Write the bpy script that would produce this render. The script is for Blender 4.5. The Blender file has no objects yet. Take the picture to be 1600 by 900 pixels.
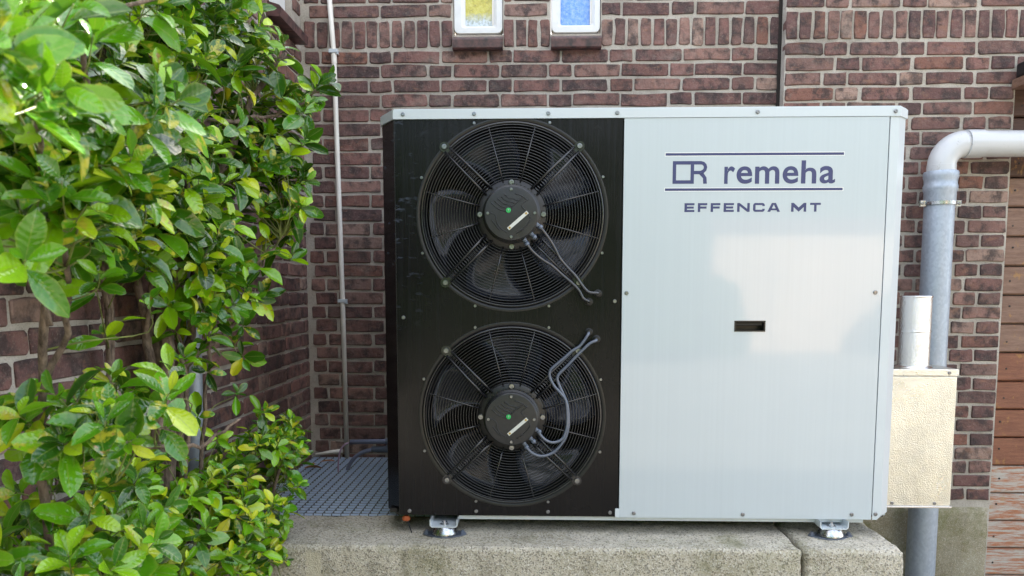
import bpy, bmesh, math, random
from mathutils import Vector, Matrix, noise
R = math.radians
PI = math.pi
random.seed(11)
sc = bpy.context.scene
col = sc.collection

# ------------------------------------------------------------------ camera
CAM = Vector((0, 0, 1.40))
cd = bpy.data.cameras.new('camera')
cam = bpy.data.objects.new('camera', cd)
col.objects.link(cam)
cam.location = CAM
cam.rotation_euler = (R(90 - 5.47), 0, R(1.69))
cd.sensor_width = 36
cd.lens = 1180 / 1600 * 36
cd.shift_y = 113 / 1600
cd.clip_start = 0.05
cd.clip_end = 600
cd.dof.use_dof = True
cd.dof.focus_distance = 2.6
cd.dof.aperture_fstop = 9.5
sc.camera = cam

# ------------------------------------------------------------------ sky and sun (the house shades the whole view)
SUN_EL, SUN_AZ = 38, 20          # degrees; azimuth from +Y, positive towards +X
w = bpy.data.worlds.new('World')
sc.world = w
w.use_nodes = True
nt = w.node_tree
nt.nodes.clear()
wo = nt.nodes.new('ShaderNodeOutputWorld')
bg = nt.nodes.new('ShaderNodeBackground')
sky = nt.nodes.new('ShaderNodeTexSky')
sky.sky_type = 'NISHITA'
sky.sun_disc = False
sky.sun_elevation = R(SUN_EL)
sky.sun_rotation = R(SUN_AZ)
sky.dust_density = 1.5
sky.ozone_density = 1.0
tc = nt.nodes.new('ShaderNodeTexCoord')
mp = nt.nodes.new('ShaderNodeMapping')
mp.inputs['Scale'].default_value = (1, 1, 2.2)
cn = nt.nodes.new('ShaderNodeTexNoise')
cn.inputs['Scale'].default_value = 2.6
cn.inputs['Detail'].default_value = 6
cr = nt.nodes.new('ShaderNodeMapRange')
cr.inputs[1].default_value = 0.36
cr.inputs[2].default_value = 0.60
cr.inputs[4].default_value = 0.62
mx = nt.nodes.new('ShaderNodeMix')
mx.data_type = 'RGBA'
mx.inputs[7].default_value = (7.6, 7.3, 6.9, 1)
L = nt.links.new
L(tc.outputs['Generated'], mp.inputs[0]); L(mp.outputs[0], cn.inputs['Vector'])
L(cn.outputs[0], cr.inputs[0]); L(cr.outputs[0], mx.inputs[0])
L(sky.outputs[0], mx.inputs[6]); L(mx.outputs[2], bg.inputs[0]); L(bg.outputs[0], wo.inputs[0])
bg.inputs[1].default_value = 0.12

sd = bpy.data.lights.new('sun', 'SUN')
sd.energy = 4.0
sd.angle = R(0.53)
sd.color = (1.0, 0.93, 0.82)
sun = bpy.data.objects.new('sun', sd)
col.objects.link(sun)
sdir = Vector((math.sin(R(SUN_AZ)) * math.cos(R(SUN_EL)), math.cos(R(SUN_AZ)) * math.cos(R(SUN_EL)), math.sin(R(SUN_EL))))
sun.rotation_euler = sdir.to_track_quat('Z', 'Y').to_euler()
sun.location = (0, 6, 12)

sc.view_settings.view_transform = 'Standard'
sc.view_settings.look = 'None'
sc.view_settings.gamma = 1
sc.view_settings.exposure = 2.38
sc.render.engine = 'CYCLES'
sc.cycles.use_denoising = True
sc.cycles.max_bounces = 8
sc.cycles.diffuse_bounces = 4
sc.cycles.caustics_reflective = False
sc.cycles.caustics_refractive = False
sc.cycles.sample_clamp_indirect = 6

# ------------------------------------------------------------------ materials
class G:
    """small node-graph helper"""
    def __init__(s, name):
        m = bpy.data.materials.new(name); m.use_nodes = True
        s.m = m; s.t = m.node_tree; s.b = s.t.nodes['Principled BSDF']; s.out = s.t.nodes['Material Output']
    def n(s, typ, **kw):
        nd = s.t.nodes.new('ShaderNode' + typ)
        for k, v in kw.items():
            if k.startswith('i'):
                key = int(k[1:]) if k[1:].isdigit() else k[2:].replace('_', ' ')
                if hasattr(v, 'is_linked') or hasattr(v, 'node'): s.t.links.new(v, nd.inputs[key])
                else: nd.inputs[key].default_value = v
            else: setattr(nd, k, v)
        return nd
    def link(s, a, b): s.t.links.new(a, b)
    def set(s, key, v):
        if hasattr(v, 'node'): s.link(v, s.b.inputs[key])
        else: s.b.inputs[key].default_value = v if not isinstance(v, tuple) or len(v) == 4 else v + (1,)
    def math(s, op, a, b=0.0, clamp=False):
        nd = s.n('Math', operation=op, use_clamp=clamp)
        for i, v in enumerate((a, b)):
            if hasattr(v, 'node'): s.link(v, nd.inputs[i])
            else: nd.inputs[i].default_value = v
        return nd.outputs[0]
    def mix(s, f, a, b, blend='MIX'):
        nd = s.n('Mix', data_type='RGBA', blend_type=blend)
        for i, v in ((0, f), (6, a), (7, b)):
            if hasattr(v, 'node'): s.link(v, nd.inputs[i])
            else: nd.inputs[i].default_value = v if i == 0 or len(v) == 4 else tuple(v) + (1,)
        return nd.outputs[2]
    def pos(s, scale=(1, 1, 1), obj=False, offset=None):
        src = s.n('TexCoord').outputs['Object'] if obj else s.n('NewGeometry').outputs['Position']
        mp = s.n('Mapping'); s.link(src, mp.inputs[0]); mp.inputs['Scale'].default_value = scale
        if offset is not None: s.link(offset, mp.inputs['Location'])
        return mp.outputs[0]
    def noise(s, vec, scale, detail=3, rough=0.55):
        nd = s.n('TexNoise'); s.link(vec, nd.inputs['Vector'])
        nd.inputs['Scale'].default_value = scale; nd.inputs['Detail'].default_value = detail; nd.inputs['Roughness'].default_value = rough
        return nd.outputs[0]
    def vor(s, vec, scale, feature='F1', out=0):
        nd = s.n('TexVoronoi', feature=feature); s.link(vec, nd.inputs['Vector']); nd.inputs['Scale'].default_value = scale
        return nd.outputs[out]
    def rng(s, v, a, b, c=0.0, d=1.0):
        nd = s.n('MapRange'); s.link(v, nd.inputs[0])
        for i, x in zip((1, 2, 3, 4), (a, b, c, d)): nd.inputs[i].default_value = x
        return nd.outputs[0]
    def ramp(s, v, stops, interp='LINEAR'):
        nd = s.n('ValToRGB'); s.link(v, nd.inputs[0]); e = nd.color_ramp; e.interpolation = interp
        while len(e.elements) < len(stops): e.elements.new(0.5)
        for el, (p, c) in zip(e.elements, stops): el.position = p; el.color = tuple(c) + (1,)
        return nd.outputs[0]
    def bump(s, h, strength=0.5, dist=0.002, prev=None):
        nd = s.n('Bump'); s.link(h, nd.inputs['Height']); nd.inputs['Strength'].default_value = strength; nd.inputs['Distance'].default_value = dist
        if prev is not None: s.link(prev, nd.inputs['Normal'])
        return nd.outputs[0]
    def rnd(s):
        """per-piece random: object random plus a per-face attribute for joined pieces"""
        o = s.n('ObjectInfo').outputs['Random']; a = s.n('Attribute', attribute_name='piece').outputs['Fac']
        return s.math('FRACT', s.math('ADD', o, a))

M = {}
def simple(name, colr, rough=0.5, metal=0.0, bump=None, coat=0.0, vary=0.0, vscale=20):
    g = G(name)
    if vary:
        f = g.rng(g.noise(g.pos(), vscale, 5), 0.3, 0.7)
        g.set('Base Color', g.mix(f, tuple(c * (1 - vary) for c in colr), tuple(min(1, c * (1 + vary)) for c in colr)))
        g.set('Roughness', g.rng(g.noise(g.pos(), vscale * 2.3, 3), 0.3, 0.7, rough * 0.85, min(1, rough * 1.2)))
    else:
        g.set('Base Color', colr); g.set('Roughness', rough)
    g.set('Metallic', metal)
    if coat: g.set('Coat Weight', coat); g.set('Coat Roughness', 0.08)
    if bump: g.set('Normal', g.bump(g.noise(g.pos(), bump[0], 4), bump[1], bump[2]))
    M[name] = g.m
    return g

# brick
g = G('brick_clay'); r = g.rnd()
off = g.n('CombineXYZ'); g.link(g.math('MULTIPLY', r, 31), off.inputs[0]); g.link(g.math('MULTIPLY', r, 17), off.inputs[2])
p = g.pos(offset=off.outputs[0])
base = g.ramp(r, [(0.0, (.190, .098, .082)), (.15, (.112, .056, .053)), (.30, (.240, .118, .100)), (.44, (.085, .046, .045)), (.58, (.275, .152, .124)), (.72, (.140, .069, .064)), (.86, (.345, .232, .186)), (.93, (.120, .060, .056)), (1.0, (.240, .105, .072))])
big = g.rng(g.noise(p, 17, 5, .65), .46, .60)
c = g.mix(g.math('MULTIPLY', big, .82), base, (.032, .023, .024))
warm = g.rng(g.noise(g.pos(offset=off.outputs[0], scale=(1, 1, 2)), 22, 3), .58, .74)
c = g.mix(g.math('MULTIPLY', warm, .55), c, (.27, .135, .085))
grey = g.rng(g.noise(p, 55, 5, .7), .52, .72)
c = g.mix(g.math('MULTIPLY', grey, .32), c, (.34, .25, .21))
speck = g.rng(g.noise(p, 190, 3, .6), .58, .72)
c = g.mix(g.math('MULTIPLY', speck, .4), c, (.33, .27, .23))
pit = g.rng(g.vor(p, 120), 0, .33, 1, 0)
c = g.mix(g.math('MULTIPLY', pit, .35), c, (.03, .02, .02))
soot = g.rng(g.noise(g.pos(), 3.1, 6, .7), .50, .70)
c = g.mix(g.math('MULTIPLY', soot, .48), c, (.036, .029, .028))
dusty = g.rng(g.noise(g.pos(scale=(1, 1, 1.6)), 5.3, 5, .7), .56, .74)
c = g.mix(g.math('MULTIPLY', dusty, .30), c, (.36, .31, .26))
g.set('Base Color', c); g.set('Roughness', .82)
h = g.math('ADD', g.math('MULTIPLY', g.noise(p, 48, 5, .65), 1.0), g.math('MULTIPLY', g.noise(p, 210, 3), .35))
g.set('Normal', g.bump(h, 1.0, .007)); M['brick'] = g.m
# glazed dark sill tile
g = G('sill_tile'); p = g.pos()
c = g.mix(g.rng(g.noise(p, 30, 5, .65), .4, .65), (.13, .062, .058), (.028, .020, .022))
g.set('Base Color', c); g.set('Roughness', .38); g.set('Normal', g.bump(g.noise(p, 60, 4), .4, .002)); M['tile'] = g.m
# mortar
g = G('lime_mortar'); p = g.pos()
c = g.mix(g.rng(g.noise(p, 9, 5), .35, .65), (.40, .36, .31), (.53, .49, .435))
c = g.mix(g.math('MULTIPLY', g.rng(g.noise(p, 260, 3, .7), .52, .70), .55), c, (.16, .13, .10))
c = g.mix(g.math('MULTIPLY', g.rng(g.noise(p, 3.1, 6, .7), .50, .70), .5), c, (.12, .105, .09))
g.set('Base Color', c); g.set('Roughness', .95)
g.set('Normal', g.bump(g.math('ADD', g.noise(p, 70, 5, .7), g.math('MULTIPLY', g.noise(p, 300, 2), .5)), 1.0, .004)); M['mortar'] = g.m
# concrete with exposed aggregate
def concrete(name, a, b, moss, agg=150, patch=False, contrast=1.0):
    g = G(name); p = g.pos()
    c = g.mix(g.rng(g.noise(p, 6, 5), .35, .65), a, b)
    v = g.n('TexVoronoi'); g.link(p, v.inputs['Vector']); v.inputs['Scale'].default_value = agg
    tone = g.n('SeparateColor'); g.link(v.outputs['Color'], tone.inputs[0])
    c = g.mix(g.math('MULTIPLY', g.rng(tone.outputs[0], .55, .95), contrast), c, (.66, .63, .56))
    c = g.mix(g.math('MULTIPLY', g.rng(tone.outputs[1], .62, .9), .8 * contrast), c, (.10, .088, .07))
    c = g.mix(g.math('MULTIPLY', g.rng(g.noise(p, 7.5, 6, .7), .52, .70), moss), c, (.15, .155, .045))
    drip = g.rng(g.noise(g.pos(scale=(1, 1, .18)), 16, 5, .7), .52, .72)
    c = g.mix(g.math('MULTIPLY', drip, .35), c, (.13, .115, .085))
    if patch:
        s = g.n('SeparateXYZ'); g.link(g.n('NewGeometry').outputs['Position'], s.inputs[0])
        nz = g.math('MULTIPLY', g.math('SUBTRACT', g.noise(p, 60, 3), .5), .03)
        x = g.math('ADD', s.outputs[0], nz)
        m1 = g.math('MULTIPLY', g.math('GREATER_THAN', x, -.68), g.math('LESS_THAN', x, -.635))
        m2 = g.math('MULTIPLY', g.math('LESS_THAN', g.math('ADD', s.outputs[2], nz), .618), g.math('LESS_THAN', s.outputs[1], 2.185))
        c = g.mix(g.math('MULTIPLY', g.math('MULTIPLY', m1, m2), .8), c, (.58, .53, .40))
    g.set('Base Color', c); g.set('Roughness', .92)
    h = g.math('ADD', g.math('MULTIPLY', v.outputs['Distance'], .9), g.noise(p, 320, 3, .7))
    g.set('Normal', g.bump(h, .8, .0028)); M[name] = g.m
concrete('block_concrete', (.44, .40, .30), (.60, .55, .445), .50, 240, True, .8)
concrete('plinth_concrete', (.27, .235, .15), (.38, .345, .25), .8, 300, False, .35)
# paints
def paint(name, base, rough, streak, coat=.5):
    g = G(name); p = g.pos(scale=(150, 150, 1.2))
    st = g.rng(g.noise(p, 1.0, 4, .65), .35, .7)
    c = g.mix(g.math('MULTIPLY', st, streak), base, tuple(x * .84 for x in base))
    g.set('Base Color', c)
    g.set('Roughness', rough)
    g.set('Coat Weight', coat); g.set('Coat Roughness', .05)
    g.set('Normal', g.bump(g.noise(g.pos(), 3.2, 2), .05, .02, g.bump(g.noise(g.pos(), 420, 2), .05, .001)))
    M[name] = g.m
paint('white_paint', (.520, .585, .630), .28, .20, .9)
paint('trim_paint', (.58, .64, .68), .30, .08)
g = G('black_paint'); p = g.pos(scale=(70, 70, 2.2))
st = g.rng(g.noise(p, 1.0, 4), .5, .78)
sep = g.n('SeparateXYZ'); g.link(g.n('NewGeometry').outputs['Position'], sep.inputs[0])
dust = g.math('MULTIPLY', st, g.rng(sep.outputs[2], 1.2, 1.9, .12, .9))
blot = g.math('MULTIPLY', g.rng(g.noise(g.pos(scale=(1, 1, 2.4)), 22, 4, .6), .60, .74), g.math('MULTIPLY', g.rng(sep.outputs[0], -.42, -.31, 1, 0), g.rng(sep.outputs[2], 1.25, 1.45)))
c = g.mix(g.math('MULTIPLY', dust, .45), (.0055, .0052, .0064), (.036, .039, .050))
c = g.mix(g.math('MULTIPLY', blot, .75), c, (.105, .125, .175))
g.set('Base Color', c); g.set('Roughness', g.rng(g.noise(g.pos(), 6, 5), .3, .7, .16, .30))
g.set('Specular IOR Level', .22); g.set('Normal', g.bump(g.noise(g.pos(), 380, 2), .06, .001)); M['black_paint'] = g.m
simple('black_plastic', (.0065, .0065, .0075), .38)
simple('wire_black', (.013, .0135, .016), .22, coat=.45)
simple('blade_plastic', (.028, .034, .050), .26, coat=.7)
simple('dark_void', (.006, .006, .007), .8)
simple('motor_black', (.017, .018, .021), .36, vary=.25, vscale=40, bump=(260, .12, .001))
simple('cable_grey', (.10, .12, .165), .24, coat=.5)
simple('cable_black', (.030, .034, .044), .20, coat=.7)
simple('gland_grey', (.15, .18, .24), .4)
simple('grip_grey', (.014, .014, .014), .5)
simple('bolt_steel', (.26, .265, .28), .30, 1.0)
simple('zinc', (.50, .51, .53), .27, 1.0, vary=.12, vscale=60)
simple('steel_dark', (.20, .23, .30), .42, .7, vary=.3, vscale=40)
simple('screw_steel', (.28, .29, .31), .30, 1.0)
simple('green_dot', (.02, .42, .10), .35)
simple('label_paper', (.62, .64, .60), .5)
simple('label_gold', (.45, .30, .06), .5)
simple('navy_print', (.040, .048, .145), .35)
simple('sharpen_halo', (.80, .82, .82), .3)
simple('white_pvc', (.74, .71, .65), .38, vary=.06, vscale=14)
g = simple('white_pipe', (.76, .77, .77), .30)
g = G('white_pipe'); p = g.pos()
c = g.mix(g.math('MULTIPLY', g.rng(g.noise(p, 26, 6, .75), .60, .72), .6), (.55, .565, .585), (.12, .11, .06))
g.set('Base Color', c); g.set('Roughness', .3); g.set('Coat Weight', .2); M['white_pipe'] = g.m
g = G('galvanised'); p = g.pos(scale=(1, 1, .7))
v = g.n('TexVoronoi'); g.link(p, v.inputs['Vector']); v.inputs['Scale'].default_value = 120
t = g.n('SeparateColor'); g.link(v.outputs['Color'], t.inputs[0])
c = g.mix(g.rng(t.outputs[0], .2, .9), (.35, .40, .475), (.41, .465, .54))
c = g.mix(g.math('MULTIPLY', g.rng(g.noise(p, 16, 6, .7), .48, .72), .35), c, (.50, .56, .64))
g.set('Base Color', c); g.set('Metallic', .45); g.set('Roughness', g.rng(t.outputs[1], 0, 1, .42, .58)); M['galvanised'] = g.m
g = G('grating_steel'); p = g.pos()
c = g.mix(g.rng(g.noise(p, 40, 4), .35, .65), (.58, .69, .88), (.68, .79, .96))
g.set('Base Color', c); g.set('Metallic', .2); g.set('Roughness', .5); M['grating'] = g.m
simple('grating_shaded', (.10, .115, .14), .6, vary=.3, vscale=60)  # darker tone puts the shade on the bearing bars into their colour
g = G('stucco_aluminium'); p = g.pos(scale=(1, 1, 1.25))
h = g.math('ADD', g.vor(p, 270, 'SMOOTH_F1'), g.math('MULTIPLY', g.noise(p, 210, 2), .8))
crease = g.noise(g.pos(scale=(1, 1, .35)), 11, 3)
g.set('Base Color', g.mix(g.rng(g.noise(g.pos(), 7, 5, .7), .4, .7), (.84, .80, .71), (.68, .65, .59))); g.set('Metallic', 1.0); g.set('Roughness', g.rng(g.noise(g.pos(), 9, 4), .3, .7, .24, .36))
g.set('Normal', g.bump(crease, .35, .012, g.bump(h, .48, .0035))); M['stucco_alu'] = g.m
g = G('foil_jacket'); p = g.pos(scale=(1, 1, 1.6))
g.set('Base Color', (.84, .82, .79)); g.set('Metallic', 1.0); g.set('Roughness', .20)
g.set('Normal', g.bump(g.noise(g.pos(scale=(1, 1, .4)), 16, 3), .3, .010, g.bump(g.vor(p, 260, 'SMOOTH_F1'), .55, .004))); M['foil_jacket'] = g.m
simple('alu_edge', (.85, .84, .83), .22, 1.0)
# glass panes
def pane(name, cols, dark):
    g = G(name); p = g.pos(scale=(1, 1, 1))
    n1 = g.noise(p, 58, 6, .75)
    c = g.ramp(n1, [(.30, cols[0]), (.48, cols[1]), (.62, cols[2])])
    if dark:
        s = g.n('SeparateXYZ'); g.link(g.n('NewGeometry').outputs['Position'], s.inputs[0])
        low = g.rng(g.math('ADD', s.outputs[2], g.math('MULTIPLY', n1, .06)), 2.58, 2.62, 1, 0)
        c = g.mix(low, c, g.mix(g.rng(g.noise(p, 75, 4, .7), .40, .6), (.33, .37, .33), (.62, .70, .78)))
    g.set('Base Color', c); g.set('Roughness', .10); g.set('Coat Weight', .5)
    g.set('Normal', g.bump(g.noise(p, 95, 3, .6), .8, .004)); M[name] = g.m
pane('yellow_glass', [(.20, .17, .02), (.52, .45, .04), (.62, .58, .12)], True)
pane('blue_glass', [(.09, .22, .60), (.13, .31, .74), (.26, .42, .72)], False)
# wood
def wood(name, a, b, peel):
    g = G(name); r = g.rnd()
    off = g.n('CombineXYZ'); g.link(g.math('MULTIPLY', r, 23), off.inputs[0]); g.link(r, off.inputs[2])
    p = g.pos(scale=(1.5, 6, 14), offset=off.outputs[0])
    c = g.mix(g.rng(g.noise(p, 6, 6, .65), .35, .68), a, b)
    c = g.mix(g.math('MULTIPLY', g.rng(g.noise(p, 30, 4, .7), .5, .7), .5), c, tuple(x * .45 for x in a))
    rust = g.rng(g.noise(g.pos(scale=(2, 2, 1.3), offset=off.outputs[0]), 16, 4), .62, .70)
    c = g.mix(g.math('MULTIPLY', rust, .6), c, (.36, .19, .05))
    if peel:
        q = g.pos(scale=(1.0, 3, 11), offset=off.outputs[0])
        k = g.rng(g.noise(q, 8, 9, .78), .44, .56)
        c = g.mix(k, c, g.mix(g.noise(p, 40, 3), (.52, .49, .44), (.34, .31, .28)))
    g.set('Base Color', c); g.set('Roughness', .62)
    g.set('Normal', g.bump(g.noise(p, 22, 6, .7), .5, .003)); M[name] = g.m
wood('varnished_wood', (.165, .088, .060), (.245, .148, .105), False)
wood('shaded_wood', (.060, .026, .018), (.095, .045, .030), False)  # dark tone paints in the shade under the door hood
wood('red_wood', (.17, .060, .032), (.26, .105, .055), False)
wood('peeling_wood', (.32, .115, .055), (.42, .18, .09), True)
# leaves
def leafmat(name, stops, yellow, rough=.30):
    g = G(name); r = g.rnd()
    off = g.n('CombineXYZ'); g.link(g.math('MULTIPLY', r, 40), off.inputs[0])
    uv = g.n('Attribute', attribute_name='leafuv').outputs['Vector']
    s = g.n('SeparateXYZ'); g.link(uv, s.inputs[0])
    c = g.ramp(r, stops)
    p = g.pos(offset=off.outputs[0])
    r2 = g.math('FRACT', g.math('MULTIPLY', r, 7.31))
    blot = g.rng(g.noise(p, 46, 4, .6), .50, .60)
    c = g.mix(g.math('MULTIPLY', blot, g.math('GREATER_THAN', r2, 1 - yellow)), c, (.46, .44, .035))
    edge = g.rng(s.outputs[0], .78, 1.0)
    c = g.mix(g.math('MULTIPLY', edge, .45), c, (.26, .33, .04))
    rib = g.rng(s.outputs[0], 0, .10, 1, 0)
    c = g.mix(g.math('MULTIPLY', rib, .55), c, (.24, .33, .06))
    sp = g.rng(g.noise(p, 300, 2), .68, .76)
    c = g.mix(g.math('MULTIPLY', sp, .4), c, (.30, .36, .10))
    brown = g.math('MULTIPLY', g.rng(g.noise(p, 60, 3), .62, .70), g.math('GREATER_THAN', r2, .9))
    c = g.mix(g.math('MULTIPLY', brown, .8), c, (.30, .15, .05))
    g.set('Base Color', c); g.set('Specular IOR Level', .62); g.set('Roughness', g.rng(g.noise(p, 30, 3), .3, .7, rough * .8, rough * 1.4))
    vein = g.math('SINE', g.math('ADD', g.math('MULTIPLY', s.outputs[1], 46), g.math('MULTIPLY', s.outputs[0], -7)))
    g.set('Normal', g.bump(g.math('ADD', g.math('MULTIPLY', vein, .12), g.noise(p, 55, 3)), .30, .003))
    tr = g.n('BsdfTranslucent'); g.link(g.mix(.5, c, (.20, .34, .02)), tr.inputs['Color'])
    ms = g.n('MixShader', i0=.16); g.link(g.b.outputs[0], ms.inputs[1]); g.link(tr.outputs[0], ms.inputs[2]); g.link(ms.outputs[0], g.out.inputs[0])
    M[name] = g.m
leafmat('leaf_main', [(0, (.012, .050, .007)), (.20, (.045, .170, .006)), (.34, (.135, .365, .006)), (.46, (.014, .062, .008)), (.62, (.052, .190, .006)), (.78, (.24, .49, .007)), (.97, (.40, .58, .010)), (1, (.66, .60, .02))], .14, .12)
leafmat('leaf_fore', [(0, (.050, .190, .006)), (.28, (.125, .360, .006)), (.48, (.018, .080, .007)), (.68, (.050, .195, .006)), (.88, (.26, .52, .008)), (1, (.48, .58, .02))], .20, .13)
leafmat('leaf_low', [(0, (.014, .062, .008)), (.28, (.080, .270, .006)), (.50, (.24, .51, .007)), (.68, (.020, .090, .008)), (.90, (.40, .58, .012)), (1, (.66, .66, .03))], .22, .13)
simple('dead_leaf', (.38, .185, .09), .7, vary=.35, vscale=60)
g = G('bark'); p = g.pos(scale=(1, 1, .35))
c = g.mix(g.rng(g.noise(p, 60, 5, .7), .35, .65), (.045, .030, .020), (.25, .185, .135))
g.set('Base Color', c); g.set('Roughness', .85); g.set('Normal', g.bump(g.noise(p, 120, 5, .7), 1, .006)); M['bark'] = g.m
simple('green_stem', (.16, .19, .045), .5, vary=.35, vscale=40)
simple('rusty', (.36, .085, .025), .8, vary=.3, vscale=90)
simple('violet_cable', (.42, .30, .42), .5)
simple('grey_pvc', (.22, .25, .37), .4, vary=.1, vscale=30)
simple('hinge_black', (.014, .013, .014), .5, vary=.3, vscale=50)
simple('render_cream', (.66, .47, .325), .8, vary=.08, vscale=2)
simple('shed_roof', (.16, .075, .055), .8, vary=.2, vscale=6)
simple('shed_door', (.10, .12, .10), .5)
g = G('gravel_ground'); p = g.pos()
c = g.mix(g.rng(g.noise(p, 1.2, 6), .35, .65), (.27, .24, .195), (.38, .345, .285))
c = g.mix(g.rng(g.vor(p, 45), 0, .5, .6, 0), c, (.17, .15, .12))
g.set('Base Color', c); g.set('Roughness', .95); g.set('Normal', g.bump(g.vor(p, 45), 1, .02)); M['ground'] = g.m

# ------------------------------------------------------------------ mesh helpers
def obj(name, bm, m, parent=None, smooth=False):
    if isinstance(bm, bmesh.types.BMesh):
        me = bpy.data.meshes.new(name)
        bm.normal_update(); bm.to_mesh(me); bm.free()
        if smooth:
            for pl in me.polygons: pl.use_smooth = True
        if m: me.materials.append(M[m])
    else: me = bm
    o = bpy.data.objects.new(name, me); col.objects.link(o)
    if parent: adopt(o, parent)
    return o
def adopt(o, parent):
    """keep the child where it stands in the world; nothing here is rotated above the leaf level"""
    loc = Vector((0, 0, 0)); q = parent
    while q: loc += q.location; q = q.parent if not q.get('_flat') else None
    o.parent = parent; o.matrix_parent_inverse = Matrix.Translation(-parent.location) if not parent.parent else Matrix.Identity(4)
def tag(o, label=None, cat=None, group=None, kind=None):
    if label: o['label'] = label
    if cat: o['category'] = cat
    if group: o['group'] = group
    if kind: o['kind'] = kind
    return o
def thing(name, label, cat, loc=(0, 0, 0), group=None):
    o = bpy.data.objects.new(name, None); col.objects.link(o); o.location = loc; o.empty_display_size = .1
    return tag(o, label, cat, group)
def B(): return bmesh.new()
def box(bm, x0, x1, y0, y1, z0, z1, bev=0.0, seg=2):
    vs = [bm.verts.new((x, y, z)) for x in (x0, x1) for y in (y0, y1) for z in (z0, z1)]
    fs = [bm.faces.new([vs[i] for i in f]) for f in ((0, 1, 3, 2), (4, 6, 7, 5), (0, 4, 5, 1), (2, 3, 7, 6), (0, 2, 6, 4), (1, 5, 7, 3))]
    if bev:
        es = list({e for f in fs for e in f.edges})
        bmesh.ops.bevel(bm, geom=es, offset=bev, segments=seg, profile=.5, affect='EDGES')
    return bm
def bx(x0, x1, y0, y1, z0, z1, bev=0.0, seg=2): return box(B(), x0, x1, y0, y1, z0, z1, bev, seg)
def prism(bm, pts, y0, y1):
    """polygon in XZ (counter-clockwise seen from -Y) extruded from y0 (front) to y1"""
    a = [bm.verts.new((x, y0, z)) for x, z in pts]; b = [bm.verts.new((x, y1, z)) for x, z in pts]
    bm.faces.new(a); bm.faces.new(b[::-1]); n = len(pts)
    for i in range(n): bm.faces.new((a[i], b[i], b[(i + 1) % n], a[(i + 1) % n]))
    return bm
def plan(bm, pts, z0, z1):
    """polygon in XY extruded in Z"""
    a = [bm.verts.new((x, y, z0)) for x, y in pts]; b = [bm.verts.new((x, y, z1)) for x, y in pts]
    bm.faces.new(a[::-1]); bm.faces.new(b); n = len(pts)
    for i in range(n): bm.faces.new((a[i], a[(i + 1) % n], b[(i + 1) % n], b[i]))
    return bm
def tube(bm, pts, rad, seg=10, closed=False, cap=True):
    pts = [Vector(p) for p in pts]; n = len(pts); rings = []; up = None
    for i, p in enumerate(pts):
        if closed: d = pts[(i + 1) % n] - pts[i - 1]
        else: d = pts[min(i + 1, n - 1)] - pts[max(i - 1, 0)]
        d.normalize()
        if up is None: up = Vector((0, 0, 1)) if abs(d.z) < .9 else Vector((1, 0, 0))
        x = d.cross(up).normalized(); up = x.cross(d).normalized()
        r = rad[i] if isinstance(rad, (list, tuple)) else rad
        rings.append([bm.verts.new(p + (x * math.cos(2 * PI * k / seg) + up * math.sin(2 * PI * k / seg)) * r) for k in range(seg)])
    m = n if closed else n - 1
    for i in range(m):
        a, b = rings[i], rings[(i + 1) % n]
        for k in range(seg): bm.faces.new((a[k], a[(k + 1) % seg], b[(k + 1) % seg], b[k])).smooth = True
    if cap and not closed: bm.faces.new(rings[0][::-1]); bm.faces.new(rings[-1])
    return bm
def smoothpath(pts, sub=6):
    pts = [Vector(p) for p in pts]; out = []
    for i in range(len(pts) - 1):
        p0, p1, p2, p3 = pts[max(i - 1, 0)], pts[i], pts[i + 1], pts[min(i + 2, len(pts) - 1)]
        for k in range(sub):
            t = k / sub
            out.append(.5 * ((2 * p1) + (p2 - p0) * t + (2 * p0 - 5 * p1 + 4 * p2 - p3) * t * t + (3 * p1 - p0 - 3 * p2 + p3) * t ** 3))
    return out + [pts[-1]]
def lathe(bm, prof, c, axis='Z', seg=32):
    """prof: (radius, height along axis); axis Y heights run towards -Y (to the viewer)"""
    rings = []
    for r, h in prof:
        ring = []
        for k in range(seg):
            a = 2 * PI * k / seg
            if axis == 'Z': v = (c[0] + r * math.cos(a), c[1] + r * math.sin(a), c[2] + h)
            elif axis == 'Y': v = (c[0] + r * math.cos(a), c[1] - h, c[2] + r * math.sin(a))
            else: v = (c[0] + h, c[1] + r * math.cos(a), c[2] + r * math.sin(a))
            ring.append(bm.verts.new(v))
        rings.append(ring)
    for a, b in zip(rings, rings[1:]):
        for k in range(seg): bm.faces.new((a[k], a[(k + 1) % seg], b[(k + 1) % seg], b[k]))
    bm.faces.new(rings[0][::-1]); bm.faces.new(rings[-1])
    bmesh.ops.recalc_face_normals(bm, faces=bm.faces)
    return bm
def autosmooth(o, ang=35):
    me = o.data
    for pl in me.polygons: pl.use_smooth = True
    bm = bmesh.new(); bm.from_mesh(me)
    for e in bm.edges:
        if len(e.link_faces) == 2 and e.calc_face_angle(0) > R(ang): e.smooth = False
    bm.to_mesh(me); bm.free()
    return o
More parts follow.
